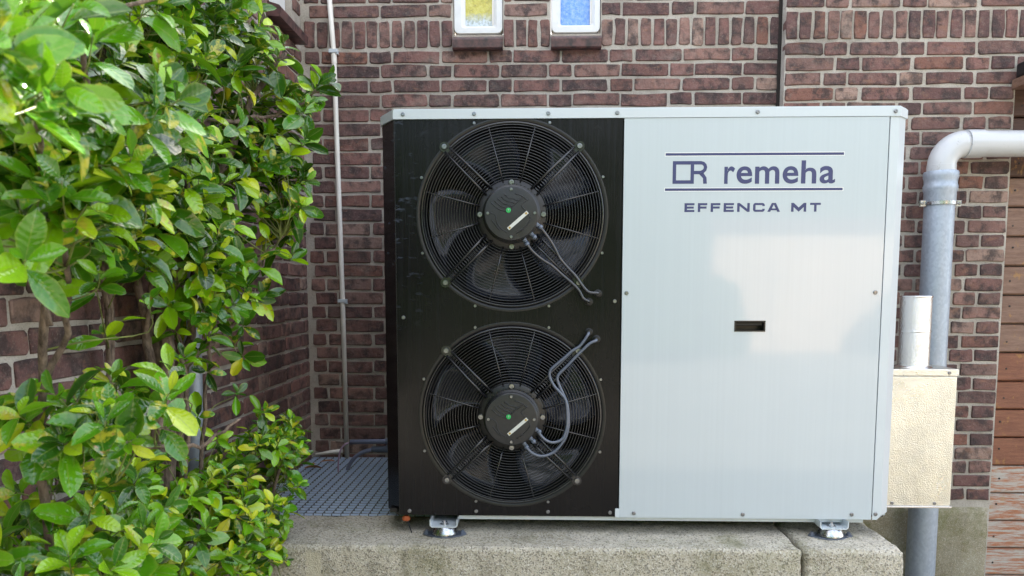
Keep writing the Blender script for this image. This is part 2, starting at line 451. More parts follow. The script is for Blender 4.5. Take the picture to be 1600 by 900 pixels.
def roundbox(x0, x1, y0, y1, z0, z1, rad, step, amp, seed):
    """subdivided rounded block with uneven, noisy faces"""
    bm = B(); key = {}
    def vert(p):
        k = tuple(round(c, 5) for c in p)
        if k not in key: key[k] = bm.verts.new(p)
        return key[k]
    lo, hi = Vector((x0, y0, z0)), Vector((x1, y1, z1))
    def lin(a, b):
        n = max(1, round((b - a) / step)); return [a + (b - a) * i / n for i in range(n + 1)]
    X, Y, Z = lin(x0, x1), lin(y0, y1), lin(z0, z1)
    def face(U, V, f):
        for i in range(len(U) - 1):
            for j in range(len(V) - 1):
                bm.faces.new([vert(f(*q)) for q in ((U[i], V[j]), (U[i + 1], V[j]), (U[i + 1], V[j + 1]), (U[i], V[j + 1]))])
    face(X, Y, lambda u, v: (u, v, z1)); face(X, Z, lambda u, v: (u, y0, v))
    face(Y, Z, lambda u, v: (x0, u, v)); face(Y, Z, lambda u, v: (x1, u, v))
    face([x0, x1], [z0, z1], lambda u, v: (u, y1, v))
    for v in bm.verts:
        p = v.co.copy(); q = Vector([min(max(p[i], lo[i] + rad), hi[i] - rad) for i in range(3)])
        d = p - q
        if d.length > 1e-6:
            n = d.normalized(); s = p * 1.0 + Vector((seed, 0, 0))
            a = noise.noise(s * 14) * amp * 1.3 + noise.noise(s * 45) * amp * .7 + noise.noise(s * 110) * amp * .6
            edge = sum(abs(c) > rad * .5 for c in d) > 1
            v.co = q + n * (rad + a * (1.6 if edge else 1) - (amp * .6 if edge else 0))
    bmesh.ops.recalc_face_normals(bm, faces=bm.faces)
    return bm

# ------------------------------------------------------------------ ground
bm = B(); s = 250
bm.faces.new([bm.verts.new(p) for p in ((-s, -s, 0), (s, -s, 0), (s, s, 0), (-s, s, 0))])
tag(obj('ground', bm, 'ground'), kind='structure')

# ------------------------------------------------------------------ brickwork
PITCH, JO = .0612, .0108
TOPJ = 2.425                       # bed joint under the course of upright bricks
bcache = {}
def brick_mesh(Lb, H, var):
    k = (round(Lb, 2), round(H, 3), var)
    if k in bcache: return bcache[k]
    rr = random.Random(hash(k) & 0xffff)
    a, b, c = Lb / 2, H / 2, rr.uniform(.002, .007)
    j = lambda s=.0024: rr.uniform(-s, s)
    pts = [(-a + c, -b), (j(.02), -b + j()), (a - c, -b), (a, -b + c), (a, b - c), (a - c, b), (j(.02), b + j()), (-a + c, b), (-a, b - c), (-a, -b + c)]
    pts = [(x + j(), z + j()) for x, z in pts]
    ins = rr.uniform(.002, .0042)
    bm = B()
    rings = []
    for y, d in ((.04, 0), (.0045, 0), (0, ins)):
        rings.append([bm.verts.new((x * (1 - d / a), y + (j(.0009) if y == 0 else 0), z * (1 - d / b))) for x, z in pts])
    n = len(pts)
    for q, (A, C) in enumerate(zip(rings, rings[1:])):
        for i in range(n): bm.faces.new((A[i], A[(i + 1) % n], C[(i + 1) % n], C[i])).smooth = (q == 1)
    bm.faces.new(rings[-1])
    bmesh.ops.recalc_face_normals(bm, faces=bm.faces)
    me = bpy.data.meshes.new('brick'); bm.to_mesh(me); bm.free(); me.materials.append(M['brick'])
    bcache[k] = me
    return me
rs, ru, rf = Vector((1, 0, 0)), Vector((0, 0, 1)), Vector((0, 1, 0))
def viewrank(p):
    """apparent size; the biggest visible pieces become parts of their own"""
    d = p - CAM
    return d.length
def build_bricks(wall, cells, rotz, limit=300, hidden=None):
    """cells: (centre, length, height, roll). Nearest/visible become parts, the rest one joined part."""
    order = sorted(range(len(cells)), key=lambda i: (hidden(cells[i][0]) if hidden else 0, viewrank(cells[i][0])))
    rest = order[limit:]
    for i in order[:limit]:
        c, Lb, H, roll = cells[i]
        o = bpy.data.objects.new('brick', brick_mesh(Lb, H, i % 5)); col.objects.link(o)
        o.location = c; o.rotation_euler = (random.gauss(0, .006), roll + random.gauss(0, .006), rotz)
        adopt(o, wall)
    if rest:
        vs, fs, at = [], [], []
        for i in rest:
            c, Lb, H, roll = cells[i]; me = brick_mesh(Lb, H, i % 5)
            mt = Matrix.Translation(c) @ Matrix.Rotation(rotz, 4, 'Z'); o0 = len(vs); r = random.random()
            vs += [mt @ v.co for v in me.vertices]
            for pl in me.polygons: fs.append([o0 + q for q in pl.vertices]); at.append(r)
        me = bpy.data.meshes.new('brickwork'); me.from_pydata(vs, [], fs)
        a = me.attributes.new('piece', 'FLOAT', 'FACE'); a.data.foreach_set('value', at)
        me.materials.append(M['brick'])
        o = obj('brickwork', me, None, wall); tag(o, kind='stuff')
def row_cells(out, pattern, x0, x1, z, mk, holes=()):
    """pattern: list of (start, length) cells along a course, clipped to [x0,x1] and to openings"""
    for a, ln in pattern:
        a0, a1 = max(a, x0), min(a + ln, x1)
        segs = [(a0, a1)]
        for h0, h1, hz0, hz1 in holes:
            if hz0 < z < hz1:
                ns = []
                for s0, s1 in segs:
                    if s1 <= h0 or s0 >= h1: ns.append((s0, s1)); continue
                    if s0 < h0: ns.append((s0, h0))
                    if s1 > h1: ns.append((h1, s1))
                segs = ns
        for s0, s1 in segs:
            if s1 - s0 > .035:
                jo = JO + random.uniform(-.002, .002); dx = random.gauss(0, .001)
                out.append((mk((s0 + s1) / 2 + dx, z + random.gauss(0, .0009)), s1 - s0 - jo, .0508 + random.uniform(-.0016, .0016), 0))
def monk(xh, x0, x1):
    per = .52; res = []
    k = math.floor((x0 - xh) / per) - 1
    while xh + k * per < x1 + per:
        s = xh + k * per - .053
        res += [(s, .106), (s + .106, .207), (s + .313, .207)]; k += 1
    return res
def rowlock(out, x0, x1, mk, holes=(), zc=2.4905):
    segs = [(x0, x1)]
    for h0, h1, hz0, hz1 in holes:
        if hz0 < zc + .03: segs = [q for s0, s1 in segs for q in (((s0, h0), (h1, s1)) if s0 < h0 < s1 else ((s0, s1),))]
    for s0, s1 in segs:
        n = max(1, round((s1 - s0 - JO * .5) / .0555)); wd = (s1 - s0) / n
        for i in range(n):
            c = s0 + wd * (i + .5) + random.uniform(-.0012, .0012)
            out.append((mk(c, zc + random.gauss(0, .001)), .112 + random.uniform(-.003, .002), wd - .0105 + random.uniform(-.002, .002), PI / 2))
def slab(holes, x0, x1, z0, z1, y, t, swap=False):
    """mortar slab facing the viewer, cut into cells round the openings"""
    xs = sorted({x0, x1, *[h[0] for h in holes], *[h[1] for h in holes]}); zs = sorted({z0, z1, *[h[2] for h in holes], *[min(h[3], z1) for h in holes]})
    bm = B()
    for a, b in zip(xs, xs[1:]):
        for c, d in zip(zs, zs[1:]):
            if any(h[0] <= a and b <= h[1] and h[2] <= c and d <= h[3] for h in holes): continue
            box(bm, a, b, y, y + t, c, d)
    bmesh.ops.remove_doubles(bm, verts=bm.verts, dist=1e-5)
    # drop internal walls shared by two cells
    dbl = [f for f in bm.faces if all(len(e.link_faces) > 2 for e in f.edges)]
    return bm

ROWS_DOWN = 40
BW = 3.36
# --- recessed wall behind the heat pump
win_holes = [(-.352, -.138, 2.485, 3.3), (.068, .281, 2.485, 3.3)]
rec = obj('brick_wall', slab(win_holes, -1.10, 1.10, 0, 3.75, BW + .0065, .30), 'mortar')
tag(rec, 'recessed brown brick wall with two small windows behind the heat pump', 'wall')
cells = []
mk = lambda u, z: Vector((u, BW, z))
for k in range(1, ROWS_DOWN):
    z = TOPJ - PITCH * (k - .5)
    if z < .38: break
    row_cells(cells, monk(-.67 if k % 2 else -.41, -1.0, 1.055), -1.002, 1.055, z, mk, win_holes)
rowlock(cells, -1.004, 1.05, mk, win_holes)
for k in range(6):
    z = 2.556 + PITCH * (k + .5)
    row_cells(cells, monk(-.41 if k % 2 == 0 else -.67, -1.0, 1.055), -1.002, 1.055, z, mk, win_holes)
build_bricks(rec, cells, 0, 300, hidden=lambda p: (-.50 < p.x < 1.056 and p.z < 2.10) or p.z > 2.76)
# --- wall on the right, standing slightly forward, with the timber door opening
FW = 3.30
door_hole = [(2.004, 3.20, -1, 2.262)]
rt = obj('brick_wall', slab([(2.004, 3.20, 0, 2.262)], 1.047, 4.2, .440, 3.75, FW + .0065, .36), 'mortar')
tag(rt, 'forward section of brown brick wall on the right beside the wooden door', 'wall')
cells = []
mk = lambda u, z: Vector((u, FW, z))
odd = [.16, .104, .211, .104, .211, .213, .104]; even = [.211, .106, .214, .214, .106, .104, .211]
def seq(ls, x0, x1):
    res, x, i = [], x0, 0
    while x < x1: res.append((x, ls[i % len(ls)])); x += ls[i % len(ls)]; i += 1
    return res
for k in range(1, ROWS_DOWN):
    z = TOPJ - PITCH * (k - .5)
    if z < .45: break
    row_cells(cells, seq(odd if k % 2 else even, 1.045, 3.0), 1.045, 2.9, z, mk, door_hole)
rowlock(cells, 1.045, 2.9, mk)
for k in range(5):
    z = 2.556 + PITCH * (k + .5)
    row_cells(cells, seq(even if k % 2 else odd, 1.045, 3.0), 1.045, 2.9, z, mk)
build_bricks(rt, cells, 0, 300, hidden=lambda p: p.x > 2.25 or p.z > 2.72)
pl = obj('concrete_base', roundbox(1.045, 2.0, FW - .004, FW + .3, -.02, .443, .012, .03, .002, 5), 'plinth_concrete', rt, True)
simple('shaded_gap', (.020, .015, .013), .9)
obj('gap_shade_strip', bx(1.0335, 1.0462, BW - .006, BW + .006, .45, 2.95), 'shaded_gap', rt)  # dark strip painting in the shadowed, dirty gap at the wall edge
# --- wall on the left
LX = -1.008
lw_hole = [(2.96, 3.24, 2.485, 2.88)]
bm = slab(lw_hole, .55, 3.50, 0, 2.88, 0, .30)
for v in bm.verts: v.co = Vector((LX - .0065 - v.co.y, v.co.x, v.co.z))
bmesh.ops.recalc_face_normals(bm, faces=bm.faces)
lw = obj('brick_wall', bm, 'mortar')
tag(lw, 'receding brown brick wall on the left behind the shrubs', 'wall')
cells = []
mk = lambda u, z: Vector((LX, u, z))
for k in range(1, ROWS_DOWN):
    z = TOPJ - PITCH * (k - .5)
    if z < .45: break
    row_cells(cells, monk(3.30 if k % 2 else 3.04, .75, 3.36), .75, 3.352, z, mk, lw_hole)
rowlock(cells, .75, 3.352, mk, lw_hole)
for k in range(5):
    row_cells(cells, monk(3.04 if k % 2 else 3.30, .75, 3.36), .75, 3.352, 2.556 + PITCH * (k + .5), mk, lw_hole)
def lhid(p):
    px = 835 + 1180 * p.x / p.y; py = 450 - 1180 * (p.z - 1.4) / p.y
    return not (-30 < px and -25 < py < 925)
build_bricks(lw, cells, R(90), 300, hidden=lhid)

# windows: frame with rounded foot, pane, tile sill
def window(wall, x0, x1, pm, px0, px1, lab):
    zb, zt, yf, yb = 2.493, 3.28, BW + .012, BW + .075; r = .022
    outer = [(x0, zt), (x0, zb + r)] + [(x0 + r - r * math.cos(a), zb + r - r * math.sin(a)) for a in (R(30), R(60))] + [(x0 + r, zb), (x1 - r, zb)] + [(x1 - r + r * math.sin(a), zb + r - r * math.cos(a)) for a in (R(30), R(60))] + [(x1, zb + r), (x1, zt)]
    zi = 2.528
    inner = [(px0, zt), (px0, zi + .01), (px0, zi + .006), (px0 + .002, zi + .002), (px0 + .006, zi), (px1 - .006, zi), (px1 - .002, zi + .002), (px1, zi + .006), (px1, zi + .01), (px1, zt)]
    bm = B(); n = len(outer)
    mid = [(a[0] * .35 + b[0] * .65, a[1] * .35 + b[1] * .65) for a, b in zip(outer, inner)]
    rings = [[bm.verts.new((x, y, z)) for x, z in P] for P, y in ((outer, yb), (outer, yf + .004), ([(a[0] * .95 + b[0] * .05, a[1] * .95 + b[1] * .05) for a, b in zip(outer, inner)], yf), (mid, yf), (inner, yf + .014), (inner, yb))]
    for A, C in zip(rings, rings[1:]):
        for i in range(n - 1): bm.faces.new((A[i], A[i + 1], C[i + 1], C[i]))
    bmesh.ops.recalc_face_normals(bm, faces=bm.faces)
    wd = obj('window', bm, 'white_window', wall); wd['label'] = lab
    obj('pane', bx(px0 - .004, px1 + .004, BW + .04, BW + .046, zi - .004, zt), pm, wd)
    obj('bead', bx(px1 - .007, px1 - .0005, BW + .026, BW + .0395, zi + .003, zt), 'white_pvc', wd)
    xa, xb = x0 - .002, x1 + .002
    bm = B()   # sloping tile: profile in YZ
    prof = [(BW + .07, 2.487), (BW + .02, 2.483), (BW - .045, 2.458), (BW - .049, 2.450), (BW - .046, 2.418), (BW - .04, 2.413), (BW + .07, 2.420)]
    A = [bm.verts.new((xa, y, z)) for y, z in prof]; C = [bm.verts.new((xb, y, z)) for y, z in prof]
    bm.faces.new(A); bm.faces.new(C[::-1])
    for i in range(len(prof)): bm.faces.new((A[i], C[i], C[(i + 1) % len(prof)], A[(i + 1) % len(prof)]))
    bmesh.ops.recalc_face_normals(bm, faces=bm.faces)
    obj('window_sill', bm, 'tile', wd)
simple('white_window', (.70, .71, .71), .38, vary=.04, vscale=30)
window(rec, -.350, -.140, 'yellow_glass', -.302, -.179, 'white framed window with yellow and clear textured glass')
window(rec, .070, .279, 'blue_glass', .109, .243, 'white framed window with blue textured glass')
# side-wall window with a dark tile sill
wd = obj('window', bx(LX - .09, LX - .03, 2.965, 3.235, 2.49, 2.875, .004), 'white_window', lw)
bm = B()
prof = [(LX - .03, 2.487), (LX + .045, 2.462), (LX + .052, 2.452), (LX + .048, 2.420), (LX - .03, 2.424)]
for seg in ((2.93, 3.105), (3.108, 3.275)):
    A = [bm.verts.new((x, seg[0], z)) for x, z in prof]; C = [bm.verts.new((x, seg[1], z)) for x, z in prof]
    bm.faces.new(A); bm.faces.new(C[::-1])
    for i in range(len(prof)): bm.faces.new((A[i], C[i], C[(i + 1) % len(prof)], A[(i + 1) % len(prof)]))
bmesh.ops.recalc_face_normals(bm, faces=bm.faces)
obj('window_sill', bm, 'tile', wd)

# screws share one mesh
def screw_mesh(rad, name='screw', m='screw_steel', h=.003):
    bm = lathe(B(), [(rad, -.0006), (rad, h * .45), (rad * .78, h), (rad * .42, h * 1.02), (rad * .36, h * .35)], (0, 0, 0), 'Y', 12)
    me = bpy.data.meshes.new(name); bm.to_mesh(me); bm.free(); me.materials.append(M[m]); return me
SC = screw_mesh(.0062); SCS = screw_mesh(.0048); SCB = screw_mesh(.0092, 'bolt', 'bolt_steel', .006)
def put(name, me, x, y, z, parent):
    o = obj(name, me, None, parent); o.location = (x, y, z)
    if parent.parent: pass
    return o
NAIL = screw_mesh(.0045, 'nail', 'hinge_black', .002)
# ------------------------------------------------------------------ timber door at the far right
dr = thing('wooden_door', 'weathered horizontal board door, brown above and peeling orange below', 'door', (2.5, FW + .04, 0))
z = .0; i = 0
while z < 2.24:
    hgt = .1245
    mname = 'peeling_wood' if z < .60 else ('red_wood' if z < 1.0 else ('varnished_wood' if z < 1.86 else 'shaded_wood'))
    yo = random.uniform(-.002, .002)
    bm = B()    # board with a sloped weathered lower lip
    prof = [(FW + .030 + yo, z + .002), (FW + .024 + yo, z + .008), (FW + .029 + yo, z + hgt - .008), (FW + .034 + yo, z + hgt - .003), (FW + .06, z + hgt - .003), (FW + .06, z + .002)]
    A = [bm.verts.new((2.002 - .003 * (i % 2), y, q)) for y, q in prof]; C = [bm.verts.new((3.22, y, q)) for y, q in prof]
    bm.faces.new(A); bm.faces.new(C[::-1])
    for q in range(len(prof)): bm.faces.new((A[q], C[q], C[(q + 1) % len(prof)], A[(q + 1) % len(prof)]))
    bmesh.ops.recalc_face_normals(bm, faces=bm.faces)
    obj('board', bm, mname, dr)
    for nx in (2.045, 2.62): put('nail', NAIL, nx + random.uniform(-.006, .006), FW + .0268 + yo, z + .062 + random.uniform(-.02, .02), dr)
    z += hgt; i += 1
obj('backing', bx(1.98, 3.24, FW + .064, FW + .08, 0, 2.26), 'hinge_black', dr)
hd = tag(obj('door_hood', bx(1.985, 3.2, FW - .16, FW + .003, 2.222, 2.262, .003), 'varnished_wood'), 'short wooden ledge over the door at the right edge', 'ledge')
bm = B(); box(bm, 1.995, 2.06, FW - .075, FW - .004, 2.266, 2.325, .008); tube(bm, [(2.02, FW - .05, 2.325), (2.05, FW - .045, 2.36), (2.09, FW - .04, 2.37)], .012)
tag(obj('bracket', bm, 'hinge_black'), 'black metal bracket sitting on the wooden ledge', 'bracket')

# ------------------------------------------------------------------ concrete blocks
BZ = .6355
tag(obj('concrete_block', roundbox(-1.003, .785, 2.170, 2.475, -.01, BZ, .010, .0085, .0030, 1), 'block_concrete', None, True), 'long rough concrete block under the heat pump, left of the joint', 'block', 'concrete blocks')
tag(obj('concrete_block', roundbox(.797, 1.083, 2.172, 2.475, -.01, BZ + .001, .013, .0085, .0036, 9), 'block_concrete', None, True), 'short rough concrete block end, right of the joint', 'block', 'concrete blocks')

# ------------------------------------------------------------------ steel grating
gr = thing('steel_grating', 'blue grey steel grating of square mesh left of the heat pump', 'grating', (-.4, 2.9, .6))
gx0, gx1, gy0, gy1, gz = -1.0, .98, 2.482, 3.352, BZ + .002
me = None
y = gy0
while y < gy1:
    bm = bx(gx0, gx1, y - .0019, y + .0019, gz - .0065, gz)
    if me is None: o = obj('cross_bar', bm, 'grating', gr); me = o.data; y00 = y
    else:
        bm.free(); o = obj('cross_bar', me, None, gr); o.location.y = y - y00
    y += .0305
me = None; x = gx0
while x < gx1 + .01:
    bm = bx(x - .0016, x + .0016, gy0 - .002, gy1, gz - .030, gz + .0004)
    if me is None: o = obj('bearing_bar', bm, 'grating_shaded', gr); me = o.data; x00 = x
    else:
        bm.free(); o = obj('bearing_bar', me, None, gr); o.location.x = x - x00
    x += .0315

# ------------------------------------------------------------------ heat pump
Y0 = 2.30
UX0, UX1, UZ0, UZ1 = -.420, 1.066, .692, 1.900
DIV = .264
hp = thing('heat_pump', 'large outdoor heat pump with two fans in a black panel and a white service panel', 'heat pump', (.3, 2.6, BZ))
cl, cly, crx, cry = .052, .085, .035, .035
def outline(x0, x1, y, grow=0.0, back=3.05):
    g_ = grow
    return [(x0 - g_ * .4, y - g_), (x1 + g_ * .4, y - g_), (x1 + crx + g_, y + cry), (x1 + crx + g_, back + g_), (x0 - cl - g_, back + g_), (x0 - cl - g_, y + cly)]
# body core behind the panels (walls, back, floor), open to the front where the fans sit
bm = B()
box(bm, UX0 - cl + .003, UX0 - cl + .018, Y0 + cly + .004, 3.05, UZ0, UZ1)
box(bm, UX1 + crx - .018, UX1 + crx - .003, Y0 + cry + .004, 3.05, UZ0, UZ1)
box(bm, UX0 - cl + .018, UX1 + crx - .018, 3.03, 3.05, UZ0, UZ1)
obj('casing', bm, 'trim_paint', hp)
obj('floor_tray', bx(UX0 - cl + .018, UX1 + crx - .018, Y0 + .02, 3.03, UZ0 + .001, UZ0 + .015), 'black_plastic', hp)
obj('inner_lining', bx(DIV - .01, DIV + .01, Y0 + .02, 3.03, UZ0 + .016, UZ1 - .002), 'dark_void', hp)
obj('heat_exchanger', bx(UX0 - cl + .02, DIV - .012, Y0 + .34, Y0 + .38, UZ0 + .016, UZ1 - .002), 'dark_void', hp)
# lid
bm = plan(B(), outline(UX0, UX1, Y0, .006), UZ1 + .0, UZ1 + .030)
bmesh.ops.bevel(bm, geom=[e for e in bm.edges if all(v.co.z > UZ1 + .02 for v in e.verts)], offset=.004, segments=2, affect='EDGES')
lid = obj('lid', bm, 'trim_paint', hp)
for x in (-.392, -.180, .040, .243, .653, 1.052): put('screw', SC, x, Y0 - .0065, 1.914, lid)
# fan panel with two round openings
FANS = [(-.068, 1.617), (-.068, 1.009)]; FR = .277
bm = B(); half = .292
xs0, xs1 = UX0, DIV - .0035
def quad(x0, z0, x1, z1, y=Y0): bm.faces.new([bm.verts.new(q) for q in ((x0, y, z0), (x1, y, z0), (x1, y, z1), (x0, y, z1))])
SEG = 96
for fx, fz in FANS:
    h0 = min(half, UZ1 - fz - .0005)
    ci, so = [], []
    for k in range(SEG):
        a = 2 * PI * k / SEG; c_, s_ = math.cos(a), math.sin(a); t = 1 / max(abs(c_), abs(s_))
        ci.append(bm.verts.new((fx + FR * c_, Y0, fz + FR * s_))); so.append(bm.verts.new((fx + h0 * c_ * t, Y0, fz + h0 * s_ * t)))
    ri = [bm.verts.new((v.co.x, Y0 + .012, v.co.z)) for v in ci]
    for k in range(SEG):
        n_ = (k + 1) % SEG
        bm.faces.new((ci[k], ci[n_], so[n_], so[k])[::-1]); bm.faces.new((ci[k], ri[k], ri[n_], ci[n_]))
    quad(xs0, fz - h0, fx - h0, fz + h0); quad(fx + h0, fz - h0, xs1, fz + h0)
hA = min(half, UZ1 - FANS[0][1] - .0005)
quad(xs0, FANS[1][1] + half if FANS[1][1] + half < 1.4 else 1.4, xs1, FANS[0][1] - hA); quad(xs0, FANS[0][1] + hA, xs1, UZ1 - .0002); quad(xs0, UZ0, xs1, FANS[1][1] - min(half, UZ1 - FANS[1][1]))
def strip(pts, z0, z1):
    for (xa, ya), (xb, yb) in zip(pts, pts[1:]): bm.faces.new([bm.verts.new(q) for q in ((xa, ya, z0), (xb, yb, z0), (xb, yb, z1), (xa, ya, z1))])
strip([(xs1, Y0), (xs1, Y0 + .018)], UZ0, UZ1)
fp = obj('fan_panel', bm, 'black_paint', hp)
bm = B(); strip([(UX0 - cl, Y0 + cly + .25), (UX0 - cl, Y0 + cly), (UX0 - .0015, Y0 + .0015)], UZ0 - .004, UZ1)
obj('corner_panel', bm, 'black_paint', hp)
obj('seam_strip', bx(UX0 - .0012, UX0 + .0006, Y0 - .0012, Y0 + .004, UZ0 - .003, UZ1), 'black_plastic', hp)
for x, z in ((-.389, .705), (-.180, .706), (.044, .706), (.237, .705), (.243, 1.36), (-.40, 1.31)): put('screw', SC, x, Y0 - .0005, z, fp)
# service panel
hx0, hx1, hz0, hz1 = .603, .696, 1.269, 1.302
bm = B(); pa, pb, pc, pd = DIV + .0005, 1.0365, UZ0 - .001, UZ1 - .001
for a_ in ((pa, hx0, pc, pd), (hx1, pb, pc, pd), (hx0, hx1, pc, hz0), (hx0, hx1, hz1, pd)): box(bm, a_[0], a_[1], Y0 - .004, Y0 + .014, a_[2], a_[3])
bmesh.ops.remove_doubles(bm, verts=bm.verts, dist=1e-6)
sp = obj('service_panel', bm, 'white_paint', hp)
hbm = B(); YF = Y0 - .0055
for a_ in ((hx0, hx1, hz1 - .005, hz1), (hx0, hx1, hz0, hz0 + .004), (hx0, hx0 + .005, hz0 + .004, hz1 - .005), (hx1 - .005, hx1, hz0 + .004, hz1 - .005)): box(hbm, a_[0] + .0003, a_[1] - .0003, YF, Y0 + .03, a_[2] + .0003, a_[3] - .0003)
box(hbm, hx0 + .001, hx1 - .001, Y0 + .03, Y0 + .034, hz0 + .001, hz1 - .001)
obj('recessed_handle', hbm, 'black_plastic', sp)
obj('grip', bx(hx0 + .0055, hx1 - .0055, Y0 + .006, Y0 + .012, hz1 - .0155, hz1 - .0055, .002), 'grip_grey', sp)
pts = [(DIV + .012, .705), (.645, .704), (.977, .707), (.278, 1.385), (1.018, 1.387)]
pts[0] = (.310, .705)
for x, z in pts: put('screw', SC, x, Y0 - .0045, z, sp)
# corner post on the right with chamfer
bm = B(); strip([(1.0405, Y0 + .012), (1.0405, Y0 - .002), (UX1, Y0 - .002), (UX1 + crx, Y0 + cry), (UX1 + crx, 3.05)], UZ0 + .012, UZ1)
bm.faces.new([bm.verts.new(q) for q in ((1.0405, Y0 - .002, UZ0 - .002), (UX1 - .012, Y0 - .002, UZ0 - .002), (UX1, Y0 - .002, UZ0 + .012), (1.0405, Y0 - .002, UZ0 + .012))])
bm.faces.new([bm.verts.new(q) for q in ((UX1 - .012, Y0 - .002, UZ0 - .002), (UX1 + crx - .022, Y0 + cry, UZ0 - .002), (UX1 + crx, Y0 + cry, UZ0 + .012), (UX1, Y0 - .002, UZ0 + .012))])
cp = obj('corner_post', bm, 'trim_paint', hp)
put('screw', SC, 1.050, Y0 - .0022, .708, cp)
obj('seam_gap', bx(1.0366, 1.0404, Y0 + .006, Y0 + .012, UZ0, UZ1), 'dark_void', hp)
obj('edge_clip', bx(DIV - .012, DIV + .0003, Y0 - .006, Y0 - .0005, UZ0 - .001, UZ0 + .027, .0008, 1), 'trim_paint', hp)
obj('base_rail', bx(-.235, 1.02, Y0 + .012, Y0 + .05, UZ0 - .016, UZ0 - .0015, .002), 'rail_cream' if 'rail_cream' in M else 'trim_paint', hp)

# printed logo and lettering
def printed(name, bm, parent, m='navy_print'): return obj(name, bm, m, parent)
YP = Y0 - .0043
def flat(bm, pts, y=YP):
    bm.faces.new([bm.verts.new((x, y, z)) for x, z in pts]); return bm
def rect(x0, x1, z0, z1, y=YP): return flat(B(), [(x0, z0), (x1, z0), (x1, z1), (x0, z1)], y)
for z in (1.7935, 1.691):
    o = obj('logo_bar', rect(.387, .909, z - .0037, z + .0037), 'navy_print', sp)
    obj('bar_sharpen_halo', rect(.385, .911, z - .0057, z + .0057, Y0 - .00415), 'sharpen_halo', sp)  # pale sheet paints in an image-sharpening halo round the bar, not printed
bm = B()
lx0, lx1, lz0, lz1, lt = .409, .472, .1708 * 10, 1.7740, .0102
for a in ((lx0, lx1, lz0, lz0 + lt), (lx0, lx1, lz1 - lt, lz1), (lx0, lx0 + lt, lz0 + lt, lz1 - lt), (lx1 - lt, lx1, lz0 + lt, lz1 - lt)):
    flat(bm, [(a[0], a[2]), (a[1], a[2]), (a[1], a[3]), (a[0], a[3])])
zm = lz0 + .027
oc = [(lx1, lz1), (.492, lz1)] + [(.492 + .0185 * math.sin(a), lz1 - .0185 + .0185 * math.cos(a)) for a in (R(30), R(60), R(90), R(120), R(150))] + [(.494, zm + .001)]
ic = [(lx1, lz1 - lt), (.492, lz1 - lt)] + [(.492 + .0085 * math.sin(a), lz1 - .0185 + .0085 * math.cos(a)) for a in (R(30), R(60), R(90), R(120), R(150))] + [(.490, zm + .0105)]
for i in range(len(oc) - 1): flat(bm, [oc[i], ic[i], ic[i + 1], oc[i + 1]][::-1])
flat(bm, [(lx1, zm + .0005), (.494, zm + .0005), (.490, zm + .0105), (lx1, zm + .0105)])
flat(bm, [(.487, zm + .001), (.4985, lz0 + .016), (.4995, lz0), (.5105, lz0), (.509, lz0 + .018), (.500, zm + .004)])
printed('logo', bm, sp)
def text_mesh(s, x0, x1, z0, zcap, bold, space=1.0):
    cu = bpy.data.curves.new('lettering', 'FONT'); cu.body = s; cu.size = 1; cu.offset = bold; cu.space_character = space; cu.resolution_u = 6
    o = bpy.data.objects.new('lettering', cu); col.objects.link(o)
    dg = bpy.context.evaluated_depsgraph_get(); dg.update()
    me = bpy.data.meshes.new_from_object(o.evaluated_get(dg)); bpy.data.objects.remove(o)
    X = [v.co.x for v in me.vertices]; Z = [v.co.y for v in me.vertices]
    a, b, c, d = min(X), max(X), min(Z), max(Z)
    for v in me.vertices: v.co = Vector((x0 + (v.co.x - a) / (b - a) * (x1 - x0), YP, z0 + (v.co.y - c) / (d - c) * (zcap - z0)))
    me.materials.clear(); me.materials.append(M['navy_print']); return me
for ch, x0_, x1_ in (('r', .5610, .5925), ('e', .5970, .6432), ('m', .6512, .7228), ('e', .7320, .7782), ('h', .7862, .8308), ('a', .8404, .8858)):
    obj('letter', text_mesh(ch, x0_, x1_, 1.7072, 1.7745 if ch == 'h' else 1.7580, .016), None, sp)
EZ0, EZ1 = 1.6252, 1.6512; EH = EZ1 - EZ0; ET = .0062
